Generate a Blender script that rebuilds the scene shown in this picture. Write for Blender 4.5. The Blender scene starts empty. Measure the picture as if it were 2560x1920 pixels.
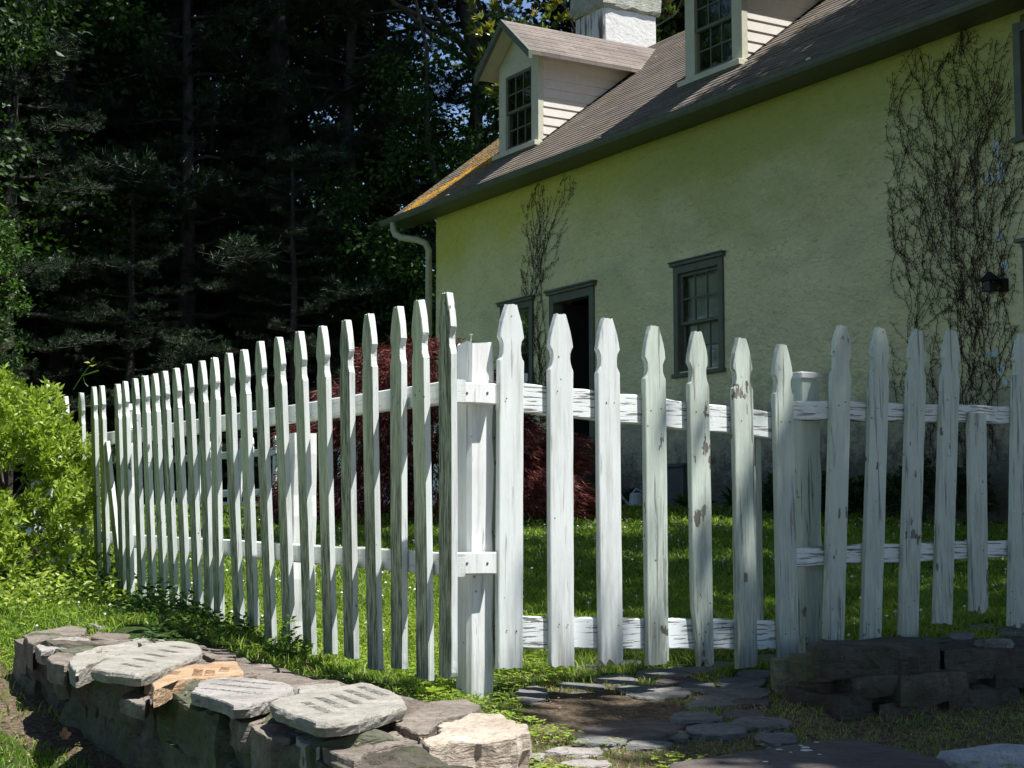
import bpy, math, random
import numpy as np
from mathutils import Matrix, Vector, noise as mn
random.seed(7); rng = np.random.default_rng(7)
S = bpy.context.scene
R = math.radians

# ------------------------------------------------------------------ camera
EYE = np.array([0., 0., .54]); FPX = 4000.; PITCH = math.atan(372/4000)
cam = bpy.data.cameras.new('camera'); camo = bpy.data.objects.new('camera', cam)
S.collection.objects.link(camo); S.camera = camo
camo.location = EYE; camo.rotation_euler = (math.pi/2+PITCH, 0, 0)
cam.sensor_width = 36; cam.lens = 36*FPX/2560; cam.clip_start = .05; cam.clip_end = 600
# ------------------------------------------------------------------ light
SUN_H = np.array([.912, -.409]); SUN_EL = 65.
TANE = math.tan(R(SUN_EL))
w = bpy.data.worlds.new('World'); S.world = w; w.use_nodes = True
nt = w.node_tree; nt.nodes.clear()
sky = nt.nodes.new('ShaderNodeTexSky'); sky.sky_type = 'NISHITA'; sky.sun_disc = False
sky.sun_elevation = R(SUN_EL); sky.sun_rotation = math.atan2(SUN_H[0], SUN_H[1])
sky.air_density = .75; sky.dust_density = .2; sky.ozone_density = 2.0; sky.altitude = 300
bg = nt.nodes.new('ShaderNodeBackground'); bg.inputs[1].default_value = .085
ow = nt.nodes.new('ShaderNodeOutputWorld')
nt.links.new(sky.outputs[0], bg.inputs[0]); nt.links.new(bg.outputs[0], ow.inputs[0])
sl = bpy.data.lights.new('sun', 'SUN'); sl.energy = 4.0; sl.angle = R(.53); sl.color = (1, .985, .95)
so = bpy.data.objects.new('sun', sl); S.collection.objects.link(so)
sd = Vector((SUN_H[0]*math.cos(R(SUN_EL)), SUN_H[1]*math.cos(R(SUN_EL)), math.sin(R(SUN_EL))))
so.rotation_euler = sd.to_track_quat('Z', 'Y').to_euler(); so.location = (20, -10, 40)
S.view_settings.view_transform = 'Standard'; S.view_settings.look = 'None'
S.view_settings.exposure = 1.13; S.view_settings.gamma = 1

# ------------------------------------------------------------------ helpers
_F = np.array([0, math.cos(PITCH), math.sin(PITCH)]); _U = np.array([0, -math.sin(PITCH), math.cos(PITCH)])
def ray(px, py): return np.array([1, 0, 0])*(px-1280)/FPX+_U*(960-py)/FPX+_F
def on_z(px, py, z):
    d = ray(px, py); return EYE+d*((z-EYE[2])/d[2])
def on_plane(px, py, p0, n):
    d = ray(px, py); n = np.array(n, float); return EYE+d*((np.array(p0)-EYE)@n)/(d@n)

def tag(o, label=None, cat=None, group=None, kind=None):
    if label: o['label'] = label
    if cat: o['category'] = cat
    if group: o['group'] = group
    if kind: o['kind'] = kind
    return o
def wm(o):
    m = o.matrix_basis.copy()
    while o.parent: o = o.parent; m = o.matrix_basis @ m
    return m
def empty(name, loc, label, cat, group=None, rz=0):
    o = bpy.data.objects.new(name, None); o.empty_display_size = .2
    S.collection.objects.link(o); o.matrix_basis = Matrix.Translation(loc) @ Matrix.Rotation(rz, 4, 'Z')
    return tag(o, label, cat, group)
def link(name, me, parent=None, M=None, local=False):
    """world-space mesh data (or data with matrix M in world) put under parent; local=True: data in parent space"""
    o = bpy.data.objects.new(name, me); S.collection.objects.link(o)
    if parent is None: o.matrix_basis = M or Matrix()
    else:
        o.parent = parent
        o.matrix_basis = (M or Matrix()) if local else wm(parent).inverted() @ (M or Matrix())
    return o
def np_mesh(name, V, Fc, mat, attrs=None, smooth=False):
    """V (n,3); Fc (m,k) array or list of arrays"""
    me = bpy.data.meshes.new(name)
    V = np.asarray(V, np.float32); Fl = Fc if isinstance(Fc, list) else [Fc]
    loops = np.concatenate([f.ravel() for f in Fl]).astype(np.int32)
    tot = np.concatenate([np.full(len(f), f.shape[1], np.int32) for f in Fl])
    st = np.concatenate([[0], np.cumsum(tot)[:-1]]).astype(np.int32)
    me.vertices.add(len(V)); me.vertices.foreach_set('co', V.ravel())
    me.loops.add(len(loops)); me.loops.foreach_set('vertex_index', loops)
    me.polygons.add(len(tot)); me.polygons.foreach_set('loop_start', st); me.polygons.foreach_set('loop_total', tot)
    if smooth: me.polygons.foreach_set('use_smooth', np.ones(len(tot), bool))
    if attrs:
        for k, v in attrs.items():
            a = me.attributes.new(k, 'FLOAT', 'POINT'); a.data.foreach_set('value', np.asarray(v, np.float32))
    me.update(calc_edges=True); me.validate()
    if mat: me.materials.append(mat)
    return me
class MB:
    def __init__(s): s.v = []; s.f = []
    def add(s, vs, fs):
        b = len(s.v); s.v += [tuple(map(float, v)) for v in vs]; s.f += [tuple(b+i for i in f) for f in fs]
    def disc(s, x, y, z, r):
        """small nail head facing -y, drawn with the second material"""
        n = 6; s.nf = getattr(s, 'nf', 0); s.add([(x+r*math.cos(k*1.047), y, z+r*math.sin(k*1.047)) for k in range(n)]+[(x, y-.0006, z)], [(k, (k+1) % n, n) for k in range(n)]); s.nf += n
    def box(s, a, b, M=None):
        x0, y0, z0 = a; x1, y1, z1 = b
        vs = [(x0,y0,z0),(x1,y0,z0),(x1,y1,z0),(x0,y1,z0),(x0,y0,z1),(x1,y0,z1),(x1,y1,z1),(x0,y1,z1)]
        if M is not None: vs = [M @ Vector(v) for v in vs]
        s.add(vs, [(0,3,2,1),(4,5,6,7),(0,1,5,4),(1,2,6,5),(2,3,7,6),(3,0,4,7)])
    def tube(s, pts, rad, n=8, cap=True):
        pts = [Vector(p) for p in pts]; rs = rad if isinstance(rad, (list, tuple)) else [rad]*len(pts)
        rings = []; up = Vector((0, 0, 1))
        for i, p in enumerate(pts):
            d = (pts[min(i+1, len(pts)-1)]-pts[max(i-1, 0)]).normalized()
            a = d.cross(up)
            if a.length < .05: a = d.cross(Vector((1, 0, 0)))
            a.normalize(); b = a.cross(d)
            rings.append([p+(a*math.cos(2*math.pi*k/n)+b*math.sin(2*math.pi*k/n))*rs[i] for k in range(n)])
        b0 = len(s.v)
        for r_ in rings: s.v += [tuple(v) for v in r_]
        for i in range(len(pts)-1):
            for k in range(n):
                k2 = (k+1) % n; s.f.append((b0+i*n+k, b0+i*n+k2, b0+(i+1)*n+k2, b0+(i+1)*n+k))
        if cap:
            s.f.append(tuple(b0+k for k in range(n))[::-1]); s.f.append(tuple(b0+(len(pts)-1)*n+k for k in range(n)))
    def extrude(s, poly, axis_a, axis_b, axis_c, o, c0, c1):
        """2D poly in (a,b) swept along c"""
        A, B, Cc, O = map(lambda q: np.array(q, float), (axis_a, axis_b, axis_c, o)); n = len(poly)
        vs = [O+A*p[0]+B*p[1]+Cc*c for c in (c0, c1) for p in poly]
        s.add(vs, [tuple(range(n))[::-1], tuple(range(n, 2*n))]+[(i, (i+1) % n, n+(i+1) % n, n+i) for i in range(n)])
    def mesh(s, name, mat, smooth=False, bevel=0):
        me = bpy.data.meshes.new(name); me.from_pydata(s.v, [], s.f)
        nf = getattr(s, 'nf', 0); me.update()
        if nf:
            me.materials.append(mat); me.materials.append(MT['rotten'])
            for p in me.polygons[len(s.f)-nf:]: p.material_index = 1
            return me
        me.validate()
        if bevel or True:
            import bmesh
            bm = bmesh.new(); bm.from_mesh(me)
            bmesh.ops.recalc_face_normals(bm, faces=bm.faces)
            if bevel:
                es = [e for e in bm.edges if len(e.link_faces) == 2 and e.calc_face_angle(0) > .6]
                bmesh.ops.bevel(bm, geom=es, offset=bevel, segments=1, affect='EDGES', clamp_overlap=True)
            bm.to_mesh(me); bm.free()
        if smooth:
            for p in me.polygons: p.use_smooth = True
        if mat: me.materials.append(mat)
        return me
    def build(s, name, mat, parent=None, M=None, local=False, smooth=False, bevel=0):
        return link(name, s.mesh(name, mat, smooth, bevel), parent, M, local)

# ------------------------------------------------------------------ materials
class NT:
    def __init__(s, name):
        s.m = bpy.data.materials.new(name); s.m.use_nodes = True; s.t = s.m.node_tree; s.t.nodes.clear()
        s.out = s.t.nodes.new('ShaderNodeOutputMaterial')
    def n(s, typ, **kw):
        nd = s.t.nodes.new('ShaderNode'+typ)
        for k, v in kw.items():
            if k.startswith('i_'): nd.inputs[k[2:].replace('_', ' ')].default_value = v
            else: setattr(nd, k, v)
        return nd
    def l(s, a, b): s.t.links.new(a, b)
    def pos(s): return s.n('NewGeometry').outputs['Position']
    def obj(s): return s.n('TexCoord').outputs['Object']
    def map(s, src, scale=(1, 1, 1), rot=(0, 0, 0)):
        m = s.n('Mapping'); m.inputs['Scale'].default_value = scale; m.inputs['Rotation'].default_value = rot
        s.l(src, m.inputs[0]); return m.outputs[0]
    def noise(s, src, scale, detail=4, rough=.55, dist=0):
        t = s.n('TexNoise'); t.inputs['Scale'].default_value = scale; t.inputs['Detail'].default_value = detail
        t.inputs['Roughness'].default_value = rough; t.inputs['Distortion'].default_value = dist
        s.l(src, t.inputs['Vector']); return t.outputs['Fac']
    def ramp(s, src, stops):
        r = s.n('ValToRGB'); e = r.color_ramp.elements
        while len(e) < len(stops): e.new(.5)
        for q, (p, c) in zip(e, stops):
            q.position = p; q.color = (c, c, c, 1) if not hasattr(c, '__len__') else (*c, 1)
        s.l(src, r.inputs[0]); return r.outputs[0]
    def mix(s, fac, a, b, mode='MIX'):
        m = s.n('MixRGB'); m.blend_type = mode
        for i, q in ((0, fac), (1, a), (2, b)):
            if hasattr(q, 'is_output'): s.l(q, m.inputs[i])
            else: m.inputs[i].default_value = q if i == 0 else (*q, 1)
        return m.outputs[0]
    def math(s, op, a, b=0, clamp=False):
        m = s.n('Math'); m.operation = op; m.use_clamp = clamp
        for i, q in ((0, a), (1, b)):
            if hasattr(q, 'is_output'): s.l(q, m.inputs[i])
            else: m.inputs[i].default_value = q
        return m.outputs[0]
    def attr(s, name):
        a = s.n('Attribute'); a.attribute_name = name; return a.outputs['Fac']
    def done(s, col, rough=.7, bump=None, dist=.01, strength=.6, spec=.3, transl=None, metal=0):
        p = s.n('BsdfPrincipled')
        if hasattr(col, 'is_output'): s.l(col, p.inputs['Base Color'])
        else: p.inputs['Base Color'].default_value = (*col, 1)
        if hasattr(rough, 'is_output'): s.l(rough, p.inputs['Roughness'])
        else: p.inputs['Roughness'].default_value = rough
        p.inputs['Specular IOR Level'].default_value = spec; p.inputs['Metallic'].default_value = metal
        if bump is not None:
            b = s.n('Bump'); b.inputs['Strength'].default_value = strength; b.inputs['Distance'].default_value = dist
            s.l(bump, b.inputs['Height']); s.l(b.outputs[0], p.inputs['Normal'])
        if transl:
            t = s.n('BsdfTranslucent'); mx = s.n('MixShader'); mx.inputs[0].default_value = transl
            if hasattr(col, 'is_output'):
                s.l(s.mix(1, col, (1.0, 1.15, .55), 'MULTIPLY'), t.inputs[0])
            else: t.inputs[0].default_value = (*col, 1)
            s.l(p.outputs[0], mx.inputs[1]); s.l(t.outputs[0], mx.inputs[2]); s.l(mx.outputs[0], s.out.inputs[0])
        else: s.l(p.outputs[0], s.out.inputs[0])
        return s.m

def paint(name, wear=.35, algae_and_bounce=0., grain='z', cracks=.5, tint=(.77, .80, .775), face=None):
    """white oil paint on softwood; grain direction z (pickets) or along a horizontal direction (rails)"""
    N = NT(name); P = N.pos()
    if grain == 'z': gs = (34, 34, 1.6)
    else: gs = (3.2, 3.2, 60)
    g = N.map(P, gs)
    fine = N.noise(g, 1.6 if grain == 'z' else 2.2, 6, .6, .3)
    patch = N.noise(P, 7, 5, .6)
    patch2 = N.noise(N.map(P, (1, 1, .45)), 24, 4, .6)
    # crack lines
    th = .36-.05*(1-cracks)+(.06 if grain != 'z' else 0)+(.03 if wear > .5 else 0)
    cr = N.ramp(fine, [(.0, 1), (th, 1), (th+.025, 0), (1, 0)])
    pp = N.math('MULTIPLY', patch, N.math('ADD', N.math('MULTIPLY', patch2, .6), N.math('MULTIPLY', N.noise(N.map(P, (2.2, 2.2, .3)), 30, 4, .6), .4)))
    worn = N.ramp(pp, [(0, 0), (.435-.155*wear, 0), (.445-.155*wear, 1), (1, 1)])
    crk = N.math('MULTIPLY', cr, N.ramp(patch, [(.25, .15+cracks*.4), (.7, cracks)]))
    wood = N.ramp(fine, [(.2, (.06, .05, .04)), (.5, (.17, .15, .13)), (.8, (.32, .30, .27))])
    dirt = N.ramp(N.noise(P, 3.1, 5, .7), [(.3, tint), (.62, tuple(c*.9 for c in tint)), (.85, (tint[0]*.72, tint[1]*.74, tint[2]*.66))])
    wz = N.n('SeparateXYZ'); N.l(P, wz.inputs[0])
    oi = N.n('ObjectInfo').outputs['Random']
    if grain == 'z':
        gz_ = N.math('ADD', N.noise(N.map(P, (20, 20, 1.3)), 2.0, 6, .7), N.math('MULTIPLY', N.math('SUBTRACT', oi, .5), .10))
        dirt = N.mix(N.ramp(gz_, [(.52, 0), (.68, .25+.5*wear)]), dirt, (.33, .32, .27))
        foot = N.math('ADD', N.math('MULTIPLY', N.math('SUBTRACT', .30, wz.outputs['Z']), 1.6), N.math('MULTIPLY', N.math('SUBTRACT', fine, .5), 2.2))
        dirt = N.mix(N.ramp(foot, [(.05, 0), (.55, .3+.5*wear)]), dirt, (.16, .14, .115))
    col = N.mix(worn, dirt, wood)
    col = N.mix(crk, col, (.07, .06, .05))
    if algae_and_bounce:
        al = N.ramp(N.noise(N.map(P, (9, 9, 1.1)), 2.2, 7, .72), [(.28, 0), (.50, algae_and_bounce), (1, algae_and_bounce)])
        al = N.math('MULTIPLY', al, N.math('ADD', .45, N.math('MULTIPLY', oi, .75)), True)
        spots = N.ramp(N.noise(N.map(P, (70, 70, 7)), 1.6, 5, .7), [(.38, .35), (.6, 1)])
        al = N.math('ADD', al, N.ramp(N.math('ADD', N.math('MULTIPLY', wz.outputs['Z'], -1.1), N.math('ADD', .35, N.math('MULTIPLY', N.noise(N.map(P, (6, 6, 1.5)), 2, 4, .6), .9))), [(.0, 0), (.5, algae_and_bounce)]), True)
        m_ = N.math('MULTIPLY', al, spots)
        if face is not None:   # green grass bounce light painted on the outer face, plus mildew growing there
            d_ = N.n('VectorMath'); d_.operation = 'DOT_PRODUCT'; N.l(N.n('NewGeometry').outputs['Normal'], d_.inputs[0]); d_.inputs[1].default_value = face
            fm = N.ramp(d_.outputs['Value'], [(.3, 0), (.7, 1)])
            col = N.mix(N.math('MULTIPLY', fm, .85), col, (1.0, 1.02, .62), 'MULTIPLY')
            m_ = N.math('MULTIPLY', m_, N.math('ADD', N.math('MULTIPLY', fm, .8), .2))
        col = N.mix(m_, col, (.065, .08, .045))
    # nail holes / knots
    v = N.n('TexVoronoi'); v.inputs['Scale'].default_value = 13; N.l(P, v.inputs['Vector'])
    kn = N.ramp(v.outputs['Distance'], [(0, 1), (.035, 1), (.06, 0), (1, 0)])
    col = N.mix(N.math('MULTIPLY', kn, .8), col, (.05, .04, .03))
    h = N.math('SUBTRACT', N.math('ADD', N.math('MULTIPLY', fine, .25), N.math('MULTIPLY', N.noise(P, 160, 2, .5), .05)),
               N.math('ADD', N.math('MULTIPLY', worn, .25), N.math('MULTIPLY', crk, .6)))
    return N.done(col, .6, h, .004, .8, .25)

def M_plaster():
    N = NT('plaster'); P = N.obj()
    big = N.noise(P, .55, 3, .5); med = N.noise(P, 3.2, 6, .6); fn = N.noise(P, 22, 4, .6)
    col = N.ramp(big, [(.3, (.74, .69, .38)), (.6, (.84, .78, .46)), (.8, (.86, .81, .50))])
    streak = N.ramp(N.noise(N.map(P, (2.2, 2.2, 5.0), (0, .25, 0)), 3.4, 7, .72, 1.6), [(.42, 0), (.54, .0), (.63, .4), (1, .6)])
    col = N.mix(streak, col, (.27, .30, .19))
    col = N.mix(N.ramp(N.noise(N.map(P, (1, 1, 2.2)), .9, 5, .6, .8), [(.45, 0), (.75, .4)]), col, (.40, .43, .27))
    sp = N.n('SeparateXYZ'); N.l(P, sp.inputs[0]); z = sp.outputs['Z']; x = sp.outputs['X']
    # green lawn bounce light painted below the eave, fading down and right, ragged edge
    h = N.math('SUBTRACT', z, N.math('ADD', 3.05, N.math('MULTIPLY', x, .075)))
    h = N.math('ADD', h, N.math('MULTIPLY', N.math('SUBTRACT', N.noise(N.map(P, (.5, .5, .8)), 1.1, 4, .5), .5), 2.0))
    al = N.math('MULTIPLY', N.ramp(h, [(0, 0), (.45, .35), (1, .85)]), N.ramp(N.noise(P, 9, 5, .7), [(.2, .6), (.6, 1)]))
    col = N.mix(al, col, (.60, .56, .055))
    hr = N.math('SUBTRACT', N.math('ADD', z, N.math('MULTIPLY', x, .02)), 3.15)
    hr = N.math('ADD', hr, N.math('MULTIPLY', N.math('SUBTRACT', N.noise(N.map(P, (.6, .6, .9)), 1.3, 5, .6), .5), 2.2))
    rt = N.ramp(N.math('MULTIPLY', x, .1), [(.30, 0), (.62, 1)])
    col = N.mix(N.math('MULTIPLY', rt, N.ramp(hr, [(0, 0), (.9, .75)])), col, (.40, .43, .13))  # greener bounce tint painted over the upper right wall
    # rising damp grime at the foot of the wall
    lo = N.math('ADD', N.math('SUBTRACT', 1.35, z), N.math('MULTIPLY', N.math('SUBTRACT', med, .5), 1.9))
    gr = N.ramp(lo, [(0, 0), (.35, .55), (1, .8)])
    col = N.mix(gr, col, (.25, .24, .20))
    low2 = N.math('ADD', N.math('SUBTRACT', .75, z), N.math('MULTIPLY', N.math('SUBTRACT', N.noise(P, 6, 6, .7), .5), 1.9))
    col = N.mix(N.ramp(low2, [(0, 0), (.4, .7), (1, .8)]), col, (.07, .065, .055))
    hh = N.math('ADD', N.math('MULTIPLY', med, 1.), N.math('ADD', N.math('MULTIPLY', fn, .22), N.math('MULTIPLY', N.noise(N.map(P, (1, 1, 1.8)), 9, 5, .6, 1.), .5)))
    return N.done(col, .9, hh, .07, 1., .15)

def M_shingle(name, tone=1., moss=.5):
    N = NT(name); P = N.obj()
    b = N.n('TexBrick'); b.inputs['Scale'].default_value = 1; b.offset = .5
    b.inputs['Brick Width'].default_value = .31; b.inputs['Row Height'].default_value = .112
    b.inputs['Mortar Size'].default_value = .0035; b.inputs['Mortar Smooth'].default_value = .1
    sp = N.n('SeparateXYZ'); N.l(P, sp.inputs[0])
    cb = N.n('CombineXYZ')
    if name == 'roof_shingle': N.l(sp.outputs['X'], cb.inputs[0]); N.l(sp.outputs['Y'], cb.inputs[1])
    else: N.l(sp.outputs['Y'], cb.inputs[0]); N.l(N.math('MULTIPLY', sp.outputs['X'], 1.0), cb.inputs[1])
    N.l(cb.outputs[0], b.inputs['Vector'])
    b.inputs['Color1'].default_value = (.20*tone, .165*tone, .138*tone, 1); b.inputs['Color2'].default_value = (.13*tone, .105*tone, .088*tone, 1)
    b.inputs['Mortar'].default_value = (.03, .026, .024, 1)
    col = N.mix(N.ramp(N.noise(P, 40, 4, .7), [(.3, 0), (.8, .45)]), b.outputs['Color'], (.30*tone, .27*tone, .25*tone))
    col = N.mix(N.ramp(N.noise(P, 1.3, 4, .6), [(.4, 0), (.75, .5)]), col, (.09, .075, .07))
    if moss:
        mm = N.math('MULTIPLY', N.ramp(N.noise(P, 2.1, 5, .65), [(.42, 0), (.62, moss)]), N.ramp(N.noise(P, 34, 4, .7), [(.5, 0), (.6, 1)]))
        col = N.mix(mm, col, (.17, .13, .03))
    return N.done(col, .92, N.math('ADD', b.outputs['Fac'], N.math('MULTIPLY', N.noise(P, 60, 3, .6), -.7)), -.006, .8, .2)

def M_stone(name, c1, c2, c3, moss=0., scale=1., blotch=(.5, .48, .45)):
    N = NT(name); P = N.pos()
    n1 = N.noise(P, 6*scale, 7, .65, .4); n2 = N.noise(P, 45*scale, 5, .7); n3 = N.noise(N.map(P, (1, 1, 4)), 10*scale, 6, .65, .8)
    col = N.ramp(n1, [(.3, c1), (.52, c2), (.72, c3)])
    col = N.mix(N.ramp(n2, [(.35, .45), (.5, 0), (1, 0)]), col, tuple(c*.35 for c in c1))
    col = N.mix(N.ramp(N.noise(P, 17*scale, 6, .75), [(.56, 0), (.66, .55)]), col, blotch)
    if moss:
        col = N.mix(N.ramp(N.noise(P, 8*scale, 6, .7), [(.45, 0), (.6, moss)]), col, (.075, .10, .045))
    h = N.math('ADD', N.math('MULTIPLY', n3, 1.), N.math('ADD', N.math('MULTIPLY', n2, .35), N.math('MULTIPLY', n1, .6)))
    return N.done(col, .92, h, .02, .9, .2)

def M_leaf(name, stops, transl=.35, rough=.5):
    N = NT(name); return N.done(N.ramp(N.attr('rnd'), stops), rough, transl=transl, spec=.35)
def M_plain(name, c, rough=.6, var=.15, scale=8, bump=.3, spec=.3, metal=0):
    N = NT(name); P = N.obj()
    n_ = N.noise(P, scale, 5, .65)
    col = N.ramp(n_, [(.3, tuple(v*(1-var) for v in c)), (.7, tuple(min(1, v*(1+var)) for v in c))])
    return N.done(col, rough, N.noise(P, scale*5, 3, .6), .004, bump, spec, metal=metal)

MT = {}
MT['paint_left'] = paint('paint_mildew_bounce', .25, .95, face=(-.8934, -.4493, 0))
MT['paint_gate'] = paint('paint_gate', .30, .10, cracks=.45)
MT['paint_right'] = paint('paint_worn_shaded', .55, .25, cracks=.7, tint=(.62, .69, .60))  # tint darkened to paint in the tree shade; heavier wear and cracks too
MT['paint_rail'] = paint('paint_rail', .42, 0., grain='h', cracks=1.)
MT['paint_rail_left'] = paint('paint_rail_left', .2, .3, grain='h', cracks=.2)
MT['paint_post'] = paint('paint_post', .28, .05, cracks=.5, tint=(.81, .82, .80))
MT['rotten'] = M_plain('rotten_wood', (.10, .07, .045), .95, .5, 30, .8)
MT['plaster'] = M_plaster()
MT['roof'] = M_shingle('roof_shingle', 1.0, .8); MT['droof'] = M_shingle('dormer_shingle', 1.15, .1)
MT['trim'] = M_plain('grey_green_trim', (.125, .135, .105), .55, .15)
MT['gutter'] = M_plain('gutter_metal', (.11, .125, .10), .5, .2)
MT['cream'] = M_plain('cream_paint', (.55, .54, .42), .6, .08)
MT['cream_d'] = M_plain('cream_downspout', (.40, .40, .28), .5, .12)
MT['siding'] = M_plain('white_siding', (.66, .62, .56), .6, .06)
MT['blind'] = M_plain('blind_slats', (.78, .80, .72), .6, .05)
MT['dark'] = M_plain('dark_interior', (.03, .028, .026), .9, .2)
MT['iron'] = M_plain('black_iron', (.015, .013, .012), .5, .2)
MT['nail'] = M_plain('galvanised_nail', (.6, .6, .58), .4, .1, metal=.5)
MT['chimney'] = None
def M_chimney():
    N = NT('chimney_stucco'); P = N.obj()
    col = N.ramp(N.noise(P, 3, 5, .6), [(.3, (.62, .60, .56)), (.7, (.76, .74, .70))])
    st = N.ramp(N.noise(N.map(P, (7, 7, .8)), 1.5, 5, .6, .3), [(.52, 0), (.62, .9)])
    sp = N.n('SeparateXYZ'); N.l(P, sp.inputs[0])
    fm = N.ramp(N.math('MULTIPLY', N.math('SUBTRACT', 3.14, sp.outputs['Y']), 25), [(0, 0), (1, 1)])
    col = N.mix(N.math('MULTIPLY', st, fm), col, (.07, .06, .055))
    col = N.mix(N.ramp(N.noise(P, 30, 5, .7), [(.6, 0), (.75, .4)]), col, (.35, .34, .30))
    return N.done(col, .9, N.noise(P, 14, 5, .65), .02, .7, .2)
MT['chimney'] = M_chimney()
MT['chimcap'] = M_stone('chimney_cap_stucco', (.30, .31, .25), (.45, .46, .38), (.55, .55, .48), .2, .8)
def M_glass():
    N = NT('window_glass'); g = N.n('BsdfGlossy'); g.inputs['Roughness'].default_value = .03; g.inputs[0].default_value = (.9, .95, .9, 1)
    t = N.n('BsdfTransparent'); t.inputs[0].default_value = (.85, .9, .85, 1); fr = N.n('Fresnel'); fr.inputs[0].default_value = 1.5
    b = N.n('Bump'); b.inputs['Strength'].default_value = .12; b.inputs['Distance'].default_value = .01
    N.l(N.noise(N.obj(), 5, 3, .5), b.inputs['Height']); N.l(b.outputs[0], g.inputs['Normal'])
    m = N.n('MixShader'); N.l(N.math('ADD', N.math('MULTIPLY', fr.outputs[0], 1.2, True), .08), m.inputs[0])
    N.l(t.outputs[0], m.inputs[1]); N.l(g.outputs[0], m.inputs[2]); N.l(m.outputs[0], N.out.inputs[0]); return N.m
MT['glass'] = M_glass()
MT['st_grey'] = M_stone('grey_slab_stone', (.25, .235, .205), (.36, .335, .29), (.46, .43, .375), .12, 1.2, (.33, .32, .30))
MT['st_pink'] = M_stone('pink_grey_slab', (.25, .23, .215), (.36, .33, .305), (.45, .415, .385), .08, 1.2, (.34, .32, .32))
MT['st_orange'] = M_stone('orange_sandstone', (.30, .19, .115), (.43, .29, .175), (.50, .36, .24), 0, .9)
MT['st_sand'] = M_stone('pale_coarse_sandstone', (.32, .26, .20), (.48, .40, .32), (.60, .53, .45), 0, 1., (.50, .45, .39))
MT['st_dark'] = M_stone('brown_wall_stone', (.13, .105, .085), (.22, .185, .155), (.32, .28, .24), .10, 1., (.34, .31, .28))
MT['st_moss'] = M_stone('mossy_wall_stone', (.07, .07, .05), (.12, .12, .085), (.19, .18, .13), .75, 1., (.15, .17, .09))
MT['st_face'] = M_stone('shaded_face_stone', (.055, .046, .036), (.10, .085, .068), (.15, .13, .105), .35, 1., (.2, .18, .15))  # darker wall stone with the shade of the face put into its colour
MT['mortar'] = M_stone('old_mortar', (.11, .085, .068), (.20, .163, .135), (.32, .275, .24), .08, 2.2, (.42, .39, .36))
MT['flag'] = M_stone('blue_grey_flagstone', (.12, .115, .11), (.185, .18, .175), (.25, .245, .24), .25, .9, (.29, .28, .27))
MT['slab'] = M_stone('brown_flagstone', (.09, .07, .065), (.13, .11, .10), (.17, .15, .14), 0, .6, (.15, .13, .12))
MT['whiterock'] = M_stone('pale_quartz_rock', (.35, .36, .38), (.5, .51, .53), (.62, .63, .65), 0, 2)
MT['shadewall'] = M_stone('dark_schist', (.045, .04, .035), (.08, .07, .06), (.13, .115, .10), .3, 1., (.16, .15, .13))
MT['concrete'] = M_stone('mossy_concrete', (.22, .22, .15), (.32, .31, .22), (.40, .38, .28), .6, 1.)
MT['ink'] = M_plain('carved_dark', (.22, .21, .185), .9, .3)
MT['ink2'] = M_plain('carved_rust', (.27, .14, .07), .9, .3)
MT['bark'] = M_stone('pine_bark', (.03, .026, .023), (.06, .05, .045), (.10, .09, .08), 0, .8, (.10, .1, .09))
MT['bark2'] = M_stone('grey_bark', (.07, .06, .05), (.12, .105, .09), (.18, .16, .14), 0, 2)
MT['needle'] = M_leaf('pine_needles', [(0, (.008, .018, .007)), (.6, (.018, .038, .015)), (.92, (.05, .09, .04)), (1, (.11, .17, .085))], .12)
MT['leaf_dark'] = M_leaf('dark_leaves', [(0, (.012, .028, .007)), (.6, (.03, .065, .014)), (1, (.08, .15, .03))], .3)
MT['leaf_mid'] = M_leaf('fresh_leaves', [(0, (.02, .045, .01)), (.6, (.05, .11, .018)), (1, (.13, .22, .04))], .4)
MT['leaf_az'] = M_leaf('azalea_leaves', [(0, (.08, .14, .02)), (.35, (.27, .37, .045)), (.8, (.44, .53, .10)), (1, (.62, .64, .24))], .4, .36)
MT['leaf_mag'] = M_leaf('magnolia_leaves', [(0, (.06, .09, .02)), (.5, (.16, .20, .04)), (.8, (.34, .30, .06)), (1, (.42, .22, .05))], .3, .3)
MT['leaf_red'] = M_leaf('red_maple_leaves', [(0, (.03, .012, .014)), (.5, (.13, .032, .032)), (.85, (.30, .075, .065)), (1, (.42, .24, .16))], .35)
MT['weed'] = M_leaf('weed_leaves', [(0, (.05, .11, .015)), (.6, (.12, .22, .03)), (1, (.24, .33, .06))], .4)
MT['grass'] = M_leaf('grass_blades', [(0, (.055, .12, .012)), (.45, (.19, .31, .025)), (.72, (.34, .43, .07)), (.85, (.30, .29, .11)), (1, (.42, .34, .19))], .35)
MT['clover'] = M_plain('clover_white', (.7, .7, .62), .8, .1)
MT['vine'] = M_plain('dry_vine_stems', (.07, .052, .036), .95, .4, 30)
MT['moss_o'] = M_plain('orange_moss', (.42, .22, .02), .95, .6, 9, 1.)
MT['moss_g'] = M_plain('yellow_moss', (.26, .24, .03), .95, .5, 9, 1.)
MT['deadleaf'] = M_plain('dead_leaf', (.55, .26, .10), .8, .3, 20)
MT['plastic'] = M_plain('faded_plastic', (.5, .52, .54), .5, .15)
MT['patch'] = M_plain('pale_blue_patch', (.52, .60, .60), .8, .1)

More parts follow.
